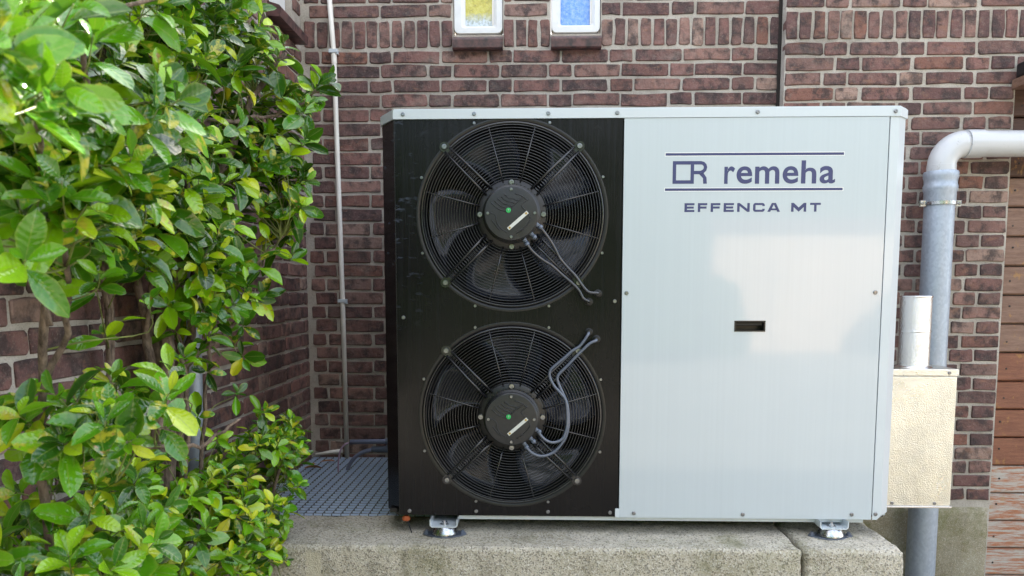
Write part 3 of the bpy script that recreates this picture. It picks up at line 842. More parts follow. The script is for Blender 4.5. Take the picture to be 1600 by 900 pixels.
def glyph(ch, x0, x1):
    bm = B(); w_ = x1 - x0; tv = .0074
    R_ = lambda a, b_, c_, d_: flat(bm, [(a, c_), (b_, c_), (b_, d_), (a, d_)])
    def dia(xa, za, xb, zb, t): flat(bm, [(xa, za), (xa + t, za), (xb + t, zb), (xb, zb)] if zb > za else [(xb, zb), (xb + t, zb), (xa + t, za), (xa, za)])
    m0, m1 = EZ0 + EH / 2 - ET / 2, EZ0 + EH / 2 + ET / 2
    if ch in 'EF':
        R_(x0, x0 + tv, EZ0, EZ1); R_(x0 + tv, x1, EZ1 - ET, EZ1); R_(x0 + tv, x1 - .002, m0, m1)
        if ch == 'E': R_(x0 + tv, x1, EZ0, EZ0 + ET)
    elif ch == 'N':
        R_(x0, x0 + tv, EZ0, EZ1); R_(x1 - tv, x1, EZ0, EZ1); flat(bm, [(x0 + tv, EZ1), (x0 + tv, EZ1 - .009), (x1 - tv, EZ0), (x1 - tv, EZ0 + .009)])
    elif ch == 'T':
        R_(x0, x1, EZ1 - ET, EZ1); c_ = (x0 + x1) / 2; R_(c_ - tv / 2, c_ + tv / 2, EZ0, EZ1 - ET)
    elif ch == 'M':
        R_(x0, x0 + tv, EZ0, EZ1); R_(x1 - tv, x1, EZ0, EZ1); c_ = (x0 + x1) / 2
        flat(bm, [(x0 + tv, EZ1), (x0 + tv, EZ1 - .0125), (c_, EZ0), (c_, EZ0 + .0125)]); flat(bm, [(c_, EZ0 + .0125), (c_, EZ0), (x1 - tv, EZ1 - .0125), (x1 - tv, EZ1)])
    elif ch == 'A':
        c_ = (x0 + x1) / 2; flat(bm, [(x0, EZ0), (x0 + .0085, EZ0), (c_, EZ1 - .0045), (c_, EZ1), (c_ - .006, EZ1)]); flat(bm, [(c_, EZ1), (c_, EZ1 - .0045), (x1 - .0085, EZ0), (x1, EZ0), (c_ + .006, EZ1)])
        R_(x0 + .010, x1 - .010, EZ0 + .0045, EZ0 + .0098)
    elif ch == 'C':
        r_ = .006; o_ = [(x1, EZ1 - .009), (x1, EZ1 - r_), (x1 - .002, EZ1 - .002), (x1 - r_, EZ1), (x0 + r_, EZ1), (x0 + .002, EZ1 - .002), (x0, EZ1 - r_), (x0, EZ0 + r_), (x0 + .002, EZ0 + .002), (x0 + r_, EZ0), (x1 - r_, EZ0), (x1 - .002, EZ0 + .002), (x1, EZ0 + r_), (x1, EZ0 + .009)]
        i_ = [(x1 - tv, EZ1 - .009), (x1 - tv, EZ1 - ET), (x1 - tv, EZ1 - ET), (x1 - tv - .001, EZ1 - ET), (x0 + tv + .001, EZ1 - ET), (x0 + tv, EZ1 - ET), (x0 + tv, EZ1 - ET - .001), (x0 + tv, EZ0 + ET + .001), (x0 + tv, EZ0 + ET), (x0 + tv + .001, EZ0 + ET), (x1 - tv - .001, EZ0 + ET), (x1 - tv, EZ0 + ET), (x1 - tv, EZ0 + ET), (x1 - tv, EZ0 + .009)]
        for k in range(len(o_) - 1): flat(bm, [o_[k], o_[k + 1], i_[k + 1], i_[k]])
        bmesh.ops.remove_doubles(bm, verts=bm.verts, dist=1e-5)
    obj('letter', bm, 'navy_print', sp)
for ch, a_, b_ in (('E', 330, 403), ('F', 428, 497), ('F', 522, 593), ('E', 617, 692), ('N', 716, 808), ('C', 832, 918), ('A', 937, 1030), ('M', 1110, 1220), ('T', 1247, 1325)):
    glyph(ch, .446 + (a_ - 330) * .000403, .446 + (b_ - 330) * .000403)

# ---- fans
def fan(fx, fz, spin, cables, glands, lab, cable_mat):
    bm = B()   # shroud: a turned throat behind the panel
    n = 72; prof = [(FR + .012, -.0012), (FR - .001, -.004), (FR - .004, .010), (FR - .012, .030), (FR - .016, .13)]
    rings = [[bm.verts.new((fx + r * math.cos(2 * PI * k / n), Y0 + h, fz + r * math.sin(2 * PI * k / n))) for k in range(n)] for r, h in prof]
    for a, b in zip(rings, rings[1:]):
        for k in range(n): bm.faces.new((a[k], b[k], b[(k + 1) % n], a[(k + 1) % n])).smooth = True
    f = obj('fan', bm, 'black_plastic', hp); f['label'] = lab
    # guard rings
    bm = B(); nr = 20
    for i in range(nr):
        t = i / (nr - 1); r = .106 + t * .158; y = Y0 - .010 - .010 * math.sin(PI * min(1, t * 1.05) * .5 + PI * .5) * 1 - .004
        tube(bm, [(fx + r * math.cos(2 * PI * k / 72), y, fz + r * math.sin(2 * PI * k / 72)) for k in range(72)], .0013, 6, True)
    tube(bm, [(fx + .2715 * math.cos(2 * PI * k / 72), Y0 - .006, fz + .2715 * math.sin(2 * PI * k / 72)) for k in range(72)], .0038, 8, True)
    obj('guard_rings', bm, 'wire_black', f)
    ya, yb = Y0 - .028, Y0 - .010
    for q in range(4):
        for s in (-15, 15):
            a = R(90 * q + s)
            bm = tube(B(), [(fx + r * math.cos(a), y, fz + r * math.sin(a)) for r, y in ((.098, ya), (.18, ya + .006), (.262, yb), (.270, yb + .004))], .0024, 6)
            obj('spoke', bm, 'wire_black', f)
        a = R(45 + 90 * q); rad = Vector((math.cos(a), 0, math.sin(a))); tan = Vector((-math.sin(a), 0, math.cos(a)))
        bm = B(); c0 = Vector((fx, 0, fz))
        for s in (-1, 1):
            tube(bm, [c0 + rad * r + tan * (s * w_) + Vector((0, y, 0)) for r, y, w_ in ((.095, ya - .002, .0125), (.18, ya + .004, .0115), (.272, yb - .002, .0095))], .0040, 6)
        for k in range(18):
            r_ = .104 + k * .0092; yy = ya + .002 + (yb - ya - .002) * max(0, (r_ - .095) / .177); q_ = c0 + rad * r_ + Vector((0, yy, 0))
            tube(bm, [q_ - tan * .011, q_ + tan * .011], .0021, 5)
        # ear
        ear = [c0 + rad * (.284 + .015 * math.cos(t)) + tan * (.0145 * math.sin(t)) for t in [R(x) for x in range(-110, 111, 20)]] + [c0 + rad * .262 + tan * .0125, c0 + rad * .262 - tan * .0125]
        fa = [bm.verts.new(p + Vector((0, Y0 - .010, 0))) for p in ear]; fb = [bm.verts.new(p + Vector((0, Y0 - .0006, 0))) for p in ear]
        bm.faces.new(fa); m_ = len(fa)
        for i in range(m_): bm.faces.new((fa[i], fb[i], fb[(i + 1) % m_], fa[(i + 1) % m_]))
        bmesh.ops.recalc_face_normals(bm, faces=bm.faces)
        obj('strut', bm, 'wire_black', f)
        put('bolt', SCB, *(c0 + rad * .284 + Vector((0, Y0 - .0102, 0))), f)
    for q in range(8):
        a = R(22.5 + 45 * q); put('screw', SCS, fx + .2935 * math.cos(a), Y0 - .0008, fz + .2935 * math.sin(a), f)
    # hub plate, motor drum, cover
    hubp = obj('hub_plate', lathe(B(), [(.099, -.012), (.104, -.004), (.104, .004), (.097, .008), (.06, .008)], (fx, Y0 - .018, fz), 'Y', 48), 'black_plastic', f); autosmooth(hubp)
    bm = lathe(B(), [(.078, .0), (.086, .006), (.086, .022), (.080, .026), (.080, .036), (.076, .0375)], (fx, Y0 - .022, fz), 'Y', 48)
    for k in range(26):
        a = R(40 + k * 100 / 25); d = Vector((math.cos(a), 0, math.sin(a))); t_ = Vector((-math.sin(a), 0, math.cos(a))); p = Vector((fx, Y0 - .034, fz)) + d * .087
        if k % 2 == 0: tube(bm, [p + Vector((0, -.010, 0)), p + Vector((0, .008, 0))], .0026, 6)
    autosmooth(obj('motor_drum', bm, 'black_plastic', f))
    yc = Y0 - .060
    bm = lathe(B(), [(.0795, 0), (.0795, .011), (.077, .0135), (.072, .0142), (.0, .0145)][:-1], (fx, yc + .002, fz), 'Y', 56)
    autosmooth(obj('motor_cover', bm, 'motor_black', f))
    yface = yc + .002 - .0142
    # raised swoops and ribs on the cover
    bm = B()
    def rib(pts, r=.0016): tube(bm, smoothpath([(fx + x, yface - .0002, fz + z_) for x, z_ in pts], 4), r, 5)
    for k in range(5):
        o_ = k * .0095
        rib([(-.058 + o_, .030 + o_ * .62), (-.040 + o_ * .9, .014 + o_ * .75), (-.026 + o_ * .8, .002 + o_ * .9 + .006), (-.012 + o_ * .8, .006 + o_ * .8), (.004 + o_ * .7, .020 + o_ * .6), (.016 + o_ * .6, .034 + o_ * .35)])
    rib([(.050, .040), (.030, .022), (.044, .006), (.056, -.014)]); rib([(-.066, .004), (-.046, -.006), (-.042, -.026), (-.030, -.044), (-.010, -.056)]); rib([(-.056, -.020), (-.046, -.034), (-.032, -.050)])
    rib([(.010, .056), (.030, .050), (.048, .036)]); rib([(.028, -.052), (.046, -.034), (.058, -.016)]); rib([(.016, -.058), (.034, -.044)])
    obj('cover_ribs', bm, 'motor_black', f)
    obj('emblem', lathe(B(), [(.0072, 0), (.0072, .0012), (.006, .0016)], (fx - .008, yface - .0008, fz + .008), 'Y', 20), 'green_dot', f)
    bm = B(); tube(bm, [(fx - .0105, yface - .0026, fz + .0105), (fx - .007, yface - .0026, fz + .0115), (fx - .0085, yface - .0026, fz + .005)], .0007, 5)
    obj('emblem_mark', bm, 'label_paper', f)
    c0 = Vector((fx + .0195, 0, fz - .0215)); d = Vector((.76, 0, .65)).normalized(); e = Vector((-d.z, 0, d.x))
    def lab_quad(l, w_, off_, y, m, nm):
        bm = B(); c_ = c0 + d * off_
        vs = [bm.verts.new(q + Vector((0, y, 0))) for q in (c_ - d * l - e * w_, c_ + d * l - e * w_, c_ + d * l + e * w_, c_ - d * l + e * w_)]
        vt = [bm.verts.new(v.co + Vector((0, .0008, 0))) for v in vs]
        bm.faces.new(vs)
        for i in range(4): bm.faces.new((vs[i], vt[i], vt[(i + 1) % 4], vs[(i + 1) % 4]))
        obj(nm, bm, m, f)
    lab_quad(.0375, .0048, 0, yface - .0022, 'label_paper', 'label_strip')
    lab_quad(.0028, .0030, .0315, yface - .0030, 'label_gold', 'label_mark'); lab_quad(.0028, .0030, -.0315, yface - .0030, 'label_gold', 'label_mark')
    for a in (0, 90, 180, 270):
        a = R(a); put('bolt', SCB, fx + .0945 * math.cos(a), Y0 - .0265, fz + .0945 * math.sin(a), f)
        put('screw', SCS, fx + .0685 * math.cos(a), yface + .0002, fz + .0685 * math.sin(a), f)
    # blades
    for k in range(5):
        a0 = spin + 2 * PI * k / 5; bm = B(); nu, nv = 9, 7; grid = []
        for i in range(nu):
            u = i / (nu - 1); r = .085 + u * .172; row = []
            for j in range(nv):
                v = j / (nv - 1); sw = .42 * u * u - .10 * u
                wdt = .60 + .28 * u
                a = a0 + sw + (v - .5) * wdt
                y = Y0 + .048 + (v - .5) * .062 * (1 - .25 * u) + .010 * math.sin(PI * v)
                row.append(bm.verts.new((fx + r * math.cos(a), y, fz + r * math.sin(a))))
            grid.append(row)
        for i in range(nu - 1):
            for j in range(nv - 1): bm.faces.new((grid[i][j], grid[i][j + 1], grid[i + 1][j + 1], grid[i + 1][j])).smooth = True
        bmesh.ops.solidify(bm, geom=bm.faces[:], thickness=.003)
        obj('blade', bm, 'blade_plastic', f)
    obj('rotor_hub', lathe(B(), [(.088, 0), (.092, .01), (.092, .06), (.08, .066)], (fx, Y0 + .085, fz), 'Y', 32), 'blade_plastic', f)
    # cable glands and cables
    for x, z_ in glands:
        d = Vector((x, 0, z_)).normalized() * .72 + Vector((.35, -.05, -.35)); d.normalize(); p = Vector((fx + x, Y0 - .046, fz + z_)) - d * .012
        bm = tube(B(), [p, p + d * .007, p + d * .0071, p + d * .014, p + d * .0141, p + d * .021, p + d * .024], [.0075, .0075, .0062, .0062, .0078, .0072, .0042], 6)
        obj('cable_gland', bm, 'gland_grey', f)
    for path, end in cables:
        n_ = len(path); pts = []
        for i, (x, z_) in enumerate(path):
            t = i / (n_ - 1); pts.append((fx + x, Y0 - .048 + .022 * min(1, t * 1.6) * (1 if t > .2 else t * 5), fz + z_))
        pts.append((fx + end[0] * .985 + .001, Y0 - .022, fz + end[1] * .99)); pts.append((fx + end[0], Y0 + .004, fz + end[1]))
        obj('cable', tube(B(), smoothpath(pts, 5), .0046, 8), cable_mat, f)
        obj('grommet', lathe(B(), [(.0125, -.0004), (.0125, .005), (.0105, .0058), (.0105, .013), (.0085, .016), (.0045, .0165)], (fx + end[0], Y0 - .0004, fz + end[1]), 'Y', 16), 'black_plastic', f)
        for i in (len(path) // 2, len(path) - 3):
            x, z_ = path[i]; obj('cable_tie', lathe(B(), [(.0056, 0), (.0056, .004)], (fx + x, Y0 - .024, fz + z_), 'Y', 8), 'black_plastic', f)
f1c1 = ([(0.081, -0.035), (0.096, -0.052), (0.118, -0.082), (0.132, -0.106), (0.144, -0.129), (0.168, -0.157), (0.191, -0.181), (0.214, -0.213), (0.233, -0.23)], (0.26, -0.234))
f1c2 = ([(0.043, -0.082), (0.058, -0.104), (0.083, -0.127), (0.106, -0.142), (0.121, -0.151), (0.153, -0.179), (0.178, -0.2), (0.201, -0.223), (0.214, -0.247)], (0.233, -0.259))
f2c1 = ([(0.079, -0.038), (0.092, -0.057), (0.11, -0.071), (0.129, -0.075), (0.148, -0.069), (0.16, -0.055), (0.169, -0.016), (0.165, 0.048), (0.148, 0.074), (0.128, 0.097), (0.115, 0.124), (0.117, 0.143), (0.128, 0.155), (0.155, 0.178), (0.181, 0.201), (0.204, 0.216), (0.219, 0.235)], (0.234, 0.257))
f2c2 = ([(0.046, -0.091), (0.06, -0.105), (0.077, -0.114), (0.095, -0.117), (0.114, -0.113), (0.135, -0.1), (0.152, -0.08), (0.166, -0.055), (0.173, -0.016), (0.169, 0.037), (0.157, 0.07), (0.146, 0.093), (0.138, 0.116), (0.143, 0.132), (0.166, 0.155), (0.191, 0.182), (0.212, 0.203), (0.234, 0.224)], (0.257, 0.236))
fan(*FANS[0], R(100), [f1c1, f1c2], [(0.081, -0.035), (0.064, -0.063), (0.043, -0.082)], 'upper fan behind a round black wire guard', 'cable_black')
fan(*FANS[1], R(150), [f2c1, f2c2], [(0.079, -0.038), (0.063, -0.067), (0.042, -0.083)], 'lower fan behind a round black wire guard', 'cable_grey')

# ---- feet: channel bracket, damper disc, flange
def foot(x, y):
    bm = B(); w_, t = .041, .003; zt, zb = UZ0 - .001, BZ + .031
    prof = [(-w_ - .002, zt), (-w_ - .002, zb + .006), (-w_ + .004, zb), (w_ - .004, zb), (w_ + .002, zb + .006), (w_ + .002, zt)]
    inn = [(-w_ - .002 + t, zt), (-w_ - .002 + t, zb + .007), (-w_ + .0045, zb + t), (w_ - .0045, zb + t), (w_ + .002 - t, zb + .007), (w_ + .002 - t, zt)]
    ya, yb = y - .030, y + .30
    for i in range(5):
        for k0, k1 in ((0, 1),):
            p4 = (prof[i], prof[i + 1], inn[i + 1], inn[i])
            for yy in (ya, yb): bm.faces.new([bm.verts.new((x + u, yy, v)) for u, v in p4])
        for P in (prof, inn): bm.faces.new([bm.verts.new(q) for q in ((x + P[i][0], ya, P[i][1]), (x + P[i + 1][0], ya, P[i + 1][1]), (x + P[i + 1][0], yb, P[i + 1][1]), (x + P[i][0], yb, P[i][1]))])
    bmesh.ops.remove_doubles(bm, verts=bm.verts, dist=1e-5); bmesh.ops.recalc_face_normals(bm, faces=bm.faces)
    f = obj('foot', bm, 'trim_paint', hp)
    autosmooth(obj('damper', lathe(B(), [(.036, .002), (.040, .006), (.0395, .010), (.032, .024), (.028, .0305)], (x, y, BZ + .001), 'Z', 36), 'zinc', f))
    bm = B(); pts = []
    for k in range(40):
        a = 2 * PI * k / 40; pts.append((x + .046 * math.cos(a) + .022 * math.copysign(abs(math.cos(a)) ** 2.2, math.cos(a)), y + .040 * math.sin(a) * (1 - .35 * abs(math.cos(a)) ** 3)))
    plan(bm, pts, BZ + .0005, BZ + .0045); obj('flange', bm, 'steel_dark', f)
    for s in (-1, 1): obj('bolt', lathe(B(), [(.0085, 0), (.0085, .005), (.005, .0055), (.005, .010)], (x + s * .056, y, BZ + .0045), 'Z', 6), 'steel_dark', f)
    obj('bolt', lathe(B(), [(.0135, 0), (.0135, .002), (.0085, .0022), (.0085, .008), (.005, .0082), (.005, .013)], (x, y - .004, zb + t), 'Z', 12), 'zinc', f)
for x, y in ((-.277, 2.285), (.916, 2.300), (-.277, 2.90), (.916, 2.90)): foot(x, y)
# rusty stub with a hanging wire under the panel corner
t = thing('hanging_wire', 'small rusty stub with a thin dark wire under the black panel corner', 'wire', (-.40, 2.31, UZ0))
obj('rusty_stub', lathe(B(), [(.010, 0), (.013, .004), (.012, .012), (.007, .016)], (-.402, 2.312, UZ0 - .0215), 'Z', 10), 'rusty', t)
obj('wire', tube(B(), smoothpath([(-.398, 2.31, UZ0 - .015), (-.390, 2.30, .655), (-.381, 2.29, .638)], 4), .0022, 6), 'hinge_black', t)

# ------------------------------------------------------------------ insulated metal box and duct on the right
bxm = thing('metal_box', 'embossed aluminium box beside the heat pump in front of the downpipe', 'box', (1.3, 2.8, .61))
obj('front_sheet', bx(1.112, 1.508, 2.72, 2.735, .613, 1.086, .002), 'stucco_alu', bxm)
obj('side_sheet', bx(1.112, 1.5075, 2.7355, 2.885, .6135, 1.108, .002), 'stucco_alu', bxm)
obj('top_sheet', bx(1.112, 1.512, 2.717, 2.89, 1.087, 1.112, .0025), 'stucco_alu', bxm)
obj('bottom_edge', bx(1.112, 1.512, 2.716, 2.738, .606, .6125, .001), 'alu_edge', bxm)
for x, z in ((1.256, 1.099), (1.478, 1.099)): put('screw', SC, x, 2.7165, z, bxm)
for x, z in ((1.300, .6225), (1.452, .6225)): put('screw', SC, x, 2.7195, z, bxm)
du = thing('insulated_pipe', 'upright embossed aluminium pipe standing on the metal box', 'pipe', (1.392, 2.805, 1.112))
for z0, z1 in ((1.114, 1.243), (1.2435, 1.372)):
    autosmooth(obj('jacket', lathe(B(), [(.0525, z0), (.0525, z1)], (1.390, 2.80, 0), 'Z', 40), 'foil_jacket', du))
for z0, r_ in ((1.2405, .0540), (1.366, .0545)): autosmooth(obj('seam', lathe(B(), [(r_ - .001, z0), (r_, z0 + .0015), (r_, z0 + .0045), (r_ - .001, z0 + .006)], (1.390, 2.80, 0), 'Z', 40), 'alu_edge', du))
autosmooth(obj('collar', lathe(B(), [(.064, 1.1125), (.060, 1.117), (.054, 1.119)], (1.390, 2.80, 0), 'Z', 40), 'alu_edge', du))

# ------------------------------------------------------------------ downpipe and white pipe on the right
PX, PY, PR = 1.665, 3.205, .0570
dp = thing('downpipe', 'galvanised grey downpipe on the right-hand wall', 'pipe', (PX, PY, 0))
autosmooth(obj('pipe', lathe(B(), [(PR, 0), (PR, 1.74)], (PX, PY, 0), 'Z', 40), 'galvanised', dp))
autosmooth(obj('socket', lathe(B(), [(PR + .001, 1.735), (PR + .003, 1.742), (PR + .003, 1.79), (PR + .0075, 1.80), (PR + .0075, 1.815), (PR + .004, 1.825), (PR + .005, 1.84), (PR + .0085, 1.85), (PR + .0085, 1.868), (PR + .006, 1.874), (PR - .006, 1.8735)], (PX, PY, 0), 'Z', 40), 'galvanised', dp), 60)
bm = lathe(B(), [(PR + .0035, 1.738), (PR + .0075, 1.7385), (PR + .0075, 1.7515), (PR + .0035, 1.752)], (PX, PY, 0), 'Z', 40)
for s in (-1, 1):
    box(bm, PX + s * (PR + .014) - .011, PX + s * (PR + .014) + .011, PY - .012, PY - .008, 1.733, 1.757, .001)
    box(bm, PX + s * (PR + .014) - .011, PX + s * (PR + .014) + .011, PY - .003, PY + .001, 1.733, 1.757, .001)
cpz = obj('clamp', bm, 'zinc', dp)
for s in (-1, 1): put('bolt', SC, PX + s * (PR + .017), PY - .0125, 1.745, dp)
obj('wall_bracket', tube(B(), [(PX, PY + PR, 1.745), (PX, FW + .02, 1.745)], .006, 8), 'zinc', dp)
wp = thing('white_pipe', 'white plastic pipe running right from an elbow above the downpipe', 'pipe', (PX, PY, 1.87))
wr = .0525; ez = 1.985
autosmooth(obj('collar', lathe(B(), [(wr + .002, 1.868), (wr + .002, 1.8985), (wr + .0005, 1.9)], (PX, PY, 0), 'Z', 40), 'white_pipe', wp))
er = .088
pts = [(PX + er - er * math.cos(a), PY, ez - er + er * math.sin(a)) for a in [R(x) for x in range(0, 91, 9)]]
obj('elbow', tube(B(), [(PX, PY, 1.89)] + pts, wr + .001, 40), 'white_pipe', wp)
autosmooth(obj('socket', lathe(B(), [(wr, 0), (wr + .0042, .001), (wr + .0042, .066), (wr + .001, .068)], (PX + er + .001, PY, ez), 'X', 40), 'white_pipe', wp))
autosmooth(obj('pipe', lathe(B(), [(wr, 0), (wr, 1.3)], (PX + er + .066, PY, ez), 'X', 40), 'white_pipe', wp))

# ------------------------------------------------------------------ conduit, small pipes and bits in the left corner
cdn = thing('conduit', 'thin white conduit running up the recessed wall', 'conduit', (-.85, BW - .02, .65))
obj('tube', tube(B(), [(-.888, BW - .016, 2.75), (-.8675, BW - .016, 2.40), (-.852, BW - .017, 1.35), (-.846, BW - .02, .62)], .0108, 14), 'white_pvc', cdn)
autosmooth(obj('sleeve', tube(B(), [(-.8678, BW - .016, 2.405), (-.8665, BW - .016, 2.365)], .0125, 14), 'white_pvc', cdn))
for x, z in ((-.868, 2.415), (-.852, 1.343)):
    bm = bx(x - .019, x + .019, BW - .031, BW - .003, z - .008, z + .008, .002); box(bm, x + .010, x + .022, BW - .027, BW - .003, z - .013, z - .0085, .001)
    obj('clip', bm, 'trim_paint', cdn)
gp = thing('grey_pipe', 'straight grey plastic pipe entering the heat pump at the corner', 'pipe', (-.75, 3.1, .75))
obj('tube', tube(B(), [(-.770, 3.10, .757), (-.46, 3.10, .764)], .0100, 14), 'grey_pvc', gp)
obj('gland', tube(B(), [(-.620, 3.10, .7607), (-.600, 3.10, .761)], .0145, 10), 'gland_grey', gp)
gp = thing('grey_pipe', 'bent grey hose dropping through the grating behind the heat pump', 'pipe', (-.75, 3.1, .7))
obj('hose', tube(B(), smoothpath([(-.800, 3.135, .600), (-.785, 3.12, .645), (-.755, 3.105, .688), (-.715, 3.10, .715), (-.668, 3.10, .727)], 6), .0085, 12), 'grey_pvc', gp)
obj('sleeve', tube(B(), [(-.680, 3.10, .7262), (-.46, 3.10, .731)], .0128, 14), 'gland_grey', gp)
obj('gland', tube(B(), [(-.620, 3.10, .728), (-.600, 3.10, .7285)], .0160, 10), 'gland_grey', gp)
o = obj('thin_cable', tube(B(), smoothpath([(-.778, 3.10, .752), (-.795, 3.09, .745), (-.812, 3.085, .715), (-.818, 3.08, .660), (-.818, 3.08, .610)], 6), .0036, 8), 'violet_cable')
tag(o, 'thin violet cable looping down to the grating beside the conduit', 'cable')
o = obj('plastic_strip', tube(B(), [(-.985, 3.325, .651), (-.930, 3.335, .659), (-.865, 3.335, .668)], [.006, .009, .010], 10), 'white_pvc')
tag(o, 'short pale plastic strip lying in the corner on the grating', 'strip')

# ------------------------------------------------------------------ leaves
CB = [(0, 0, 0), (.10, .07, .004)]
def leaf_mesh(var, curl, fold, aspect):
    bm = B(); nt_ = 6; tt_ = (0, .16, .34, .54, .74, .91, 1.0); cols_ = (-1, -.55, 0, .55, 1); uvl = []
    rr = random.Random(var * 7 + 3); tw = rr.uniform(-.25, .25); bend = rr.uniform(-.10, .10)
    grid = []
    for i in range(nt_ + 1):
        t = tt_[i]
        wd = aspect * .5 * (.06, .44, .80, 1.0, .93, .60, .07)[i]
        row = []
        for cx_ in cols_:
            x = cx_ * wd * (1 + (rr.uniform(-.13, .09) if abs(cx_) == 1 else 0)) + bend * t * t; y = t - .05 * abs(cx_) * wd
            z = -curl * t * t + fold * abs(cx_) * wd + tw * t * cx_ * wd + .015 * math.sin(9 * t + cx_ * 2 + var) * abs(cx_)
            row.append(bm.verts.new((x, y, z))); uvl.append((abs(cx_), t, 0))
        grid.append(row)
    for i in range(nt_):
        for j in range(4): bm.faces.new((grid[i][j], grid[i][j + 1], grid[i + 1][j + 1], grid[i + 1][j])).smooth = True
    me = bpy.data.meshes.new('leaf'); bm.to_mesh(me); bm.free()
    a = me.attributes.new('leafuv', 'FLOAT_VECTOR', 'POINT'); a.data.foreach_set('vector', [c for v in uvl for c in v])
    return me
LEAVES = {}
def leaves_for(m):
    if m not in LEAVES:
        LEAVES[m] = []
        for v in range(16):
            rq = random.Random(v + 50)
            me = leaf_mesh(v, rq.uniform(-.10, .55), rq.uniform(.1, .85), rq.uniform(.38, .60))
            me.materials.append(M[m]); LEAVES[m].append(me)
    return LEAVES[m]
def leaf_matrix(p, d, nrm, Ls):
    d = d.normalized(); x = d.cross(nrm)
    if x.length < 1e-4: x = d.cross(Vector((1, .2, .1)))
    x.normalize(); n = x.cross(d).normalized()
    m = Matrix((x, d, n)).transposed().to_4x4()
    return Matrix.Translation(p) @ m @ Matrix.Scale(Ls, 4)
def rv(s=1.0): return Vector((random.gauss(0, s), random.gauss(0, s), random.gauss(0, s)))
def nearest(paths, p):
    best, bd = None, 1e9
    for path in paths:
        for q in path:
            d = (q - p).length * random.uniform(.7, 1.5) + max(0, q.z - p.z) * .8
            if d < bd: best, bd = q, d
    return best
def shrub(name, label, base, stems, blobs, extra, m, L0, twig_mat='green_stem', xmin=LX + .025, limit=300):
    root = thing(name, label, 'shrub', base)
    paths = []
    for k, (pts, r0, r1) in enumerate(stems):
        sp_ = smoothpath([Vector(p) for p in pts], 6)
        sp_ = [p + rv(.0035) for p in sp_]
        n_ = len(sp_); paths.append(sp_)
        obj('trunk' if k == 0 else 'branch', tube(B(), sp_, [r0 + (r1 - r0) * i / (n_ - 1) * random.uniform(.92, 1.08) for i in range(n_)], 9), 'bark', root)
    clusters = []
    for c, r, cnt, ls in blobs:
        c = Vector(c); k = 0; tries = 0
        while k < cnt and tries < cnt * 30:
            tries += 1
            q = Vector((random.uniform(-1, 1), random.uniform(-1, 1), random.uniform(-1, 1)))
            if q.length > 1 or (q.length < .55 and random.random() < .6): continue
            p = c + Vector((q.x * r[0], q.y * r[1], q.z * r[2]))
            if p.x < xmin + .01: continue
            outw = Vector((q.x / r[0], q.y / r[1], q.z / r[2])).normalized()
            ax = (outw * .45 + Vector((.32, -.50, .80)) + rv(.30)).normalized()
            clusters.append((p, ax, random.randint(6, 9), ls)); k += 1
    for p, ax, cnt, ls in extra: clusters.append((Vector(p), Vector(ax).normalized(), cnt, ls))
    tw = B(); lvs = []
    for p, ax, cnt, ls in clusters:
        b = nearest(paths, p - ax * .08); ln = (p - b).length
        mid = (b + p) / 2 + Vector((0, 0, -.06 * ln)) + rv(.02 * min(1, ln * 4)); q1 = p - ax * min(.05, ln * .4)
        rt_ = .0011 + .0012 * min(1, ln * 2.5)
        tube(tw, smoothpath([b, mid, q1, p], 3), [rt_ * (1 - .06 * i) for i in range(10)], 5)
        e1 = ax.orthogonal().normalized(); e2 = ax.cross(e1); ph = random.uniform(0, 6.28)
        for i in range(cnt):
            u = i / max(1, cnt - 1)
            th = R(82 - 52 * u + random.uniform(-12, 12)); a = ph + i * 2.3999 + random.uniform(-.3, .3)
            d = ax * math.cos(th) + (e1 * math.cos(a) + e2 * math.sin(a)) * math.sin(th)
            Ls = ls * (1.10 - .50 * u) * random.uniform(.55, 1.25)
            o_ = p - ax * (.030 * (1 - u)) * (ls / .05) + d * .004
            tip = o_ + d * Ls
            if tip.x < xmin: continue
            lvs.append((o_, d, ax + rv(.18), Ls))
    tag(obj('twigs', tw, twig_mat, root), kind='stuff')
    def vis(l):
        p = l[0] + l[1] * l[3] * .5; px = 835 + 1180 * p.x / max(.2, p.y); py = 450 - 1180 * (p.z - 1.4) / max(.2, p.y)
        return (0 if (-20 < px < 1620 and -20 < py < 920) else 1, (p - CAM).length / l[3])
    lvs.sort(key=vis)
    ms = leaves_for(m)
    for i, l in enumerate(lvs[:limit]):
        o = bpy.data.objects.new('leaf', ms[random.randrange(16)]); col.objects.link(o)
        o.matrix_world = leaf_matrix(*l); adopt(o, root)
    vs, fs, at, uv = [], [], [], []
    for l in lvs[limit:]:
        me = ms[random.randrange(16)]; mt = leaf_matrix(*l); o0 = len(vs); r = random.random()
        vs += [mt @ v.co for v in me.vertices]; uv += [c for d_ in me.attributes['leafuv'].data for c in d_.vector]
        for pl_ in me.polygons: fs.append([o0 + q for q in pl_.vertices]); at.append(r)
    if vs:
        me = bpy.data.meshes.new('foliage'); me.from_pydata([tuple(v) for v in vs], [], fs)
        me.attributes.new('piece', 'FLOAT', 'FACE').data.foreach_set('value', at)
        me.attributes.new('leafuv', 'FLOAT_VECTOR', 'POINT').data.foreach_set('vector', uv)
        for pl_ in me.polygons: pl_.use_smooth = True
        me.materials.append(M[m]); tag(obj('foliage', me, None, root), kind='stuff')
    print(name, 'leaves', len(lvs), 'clusters', len(clusters))
    return root

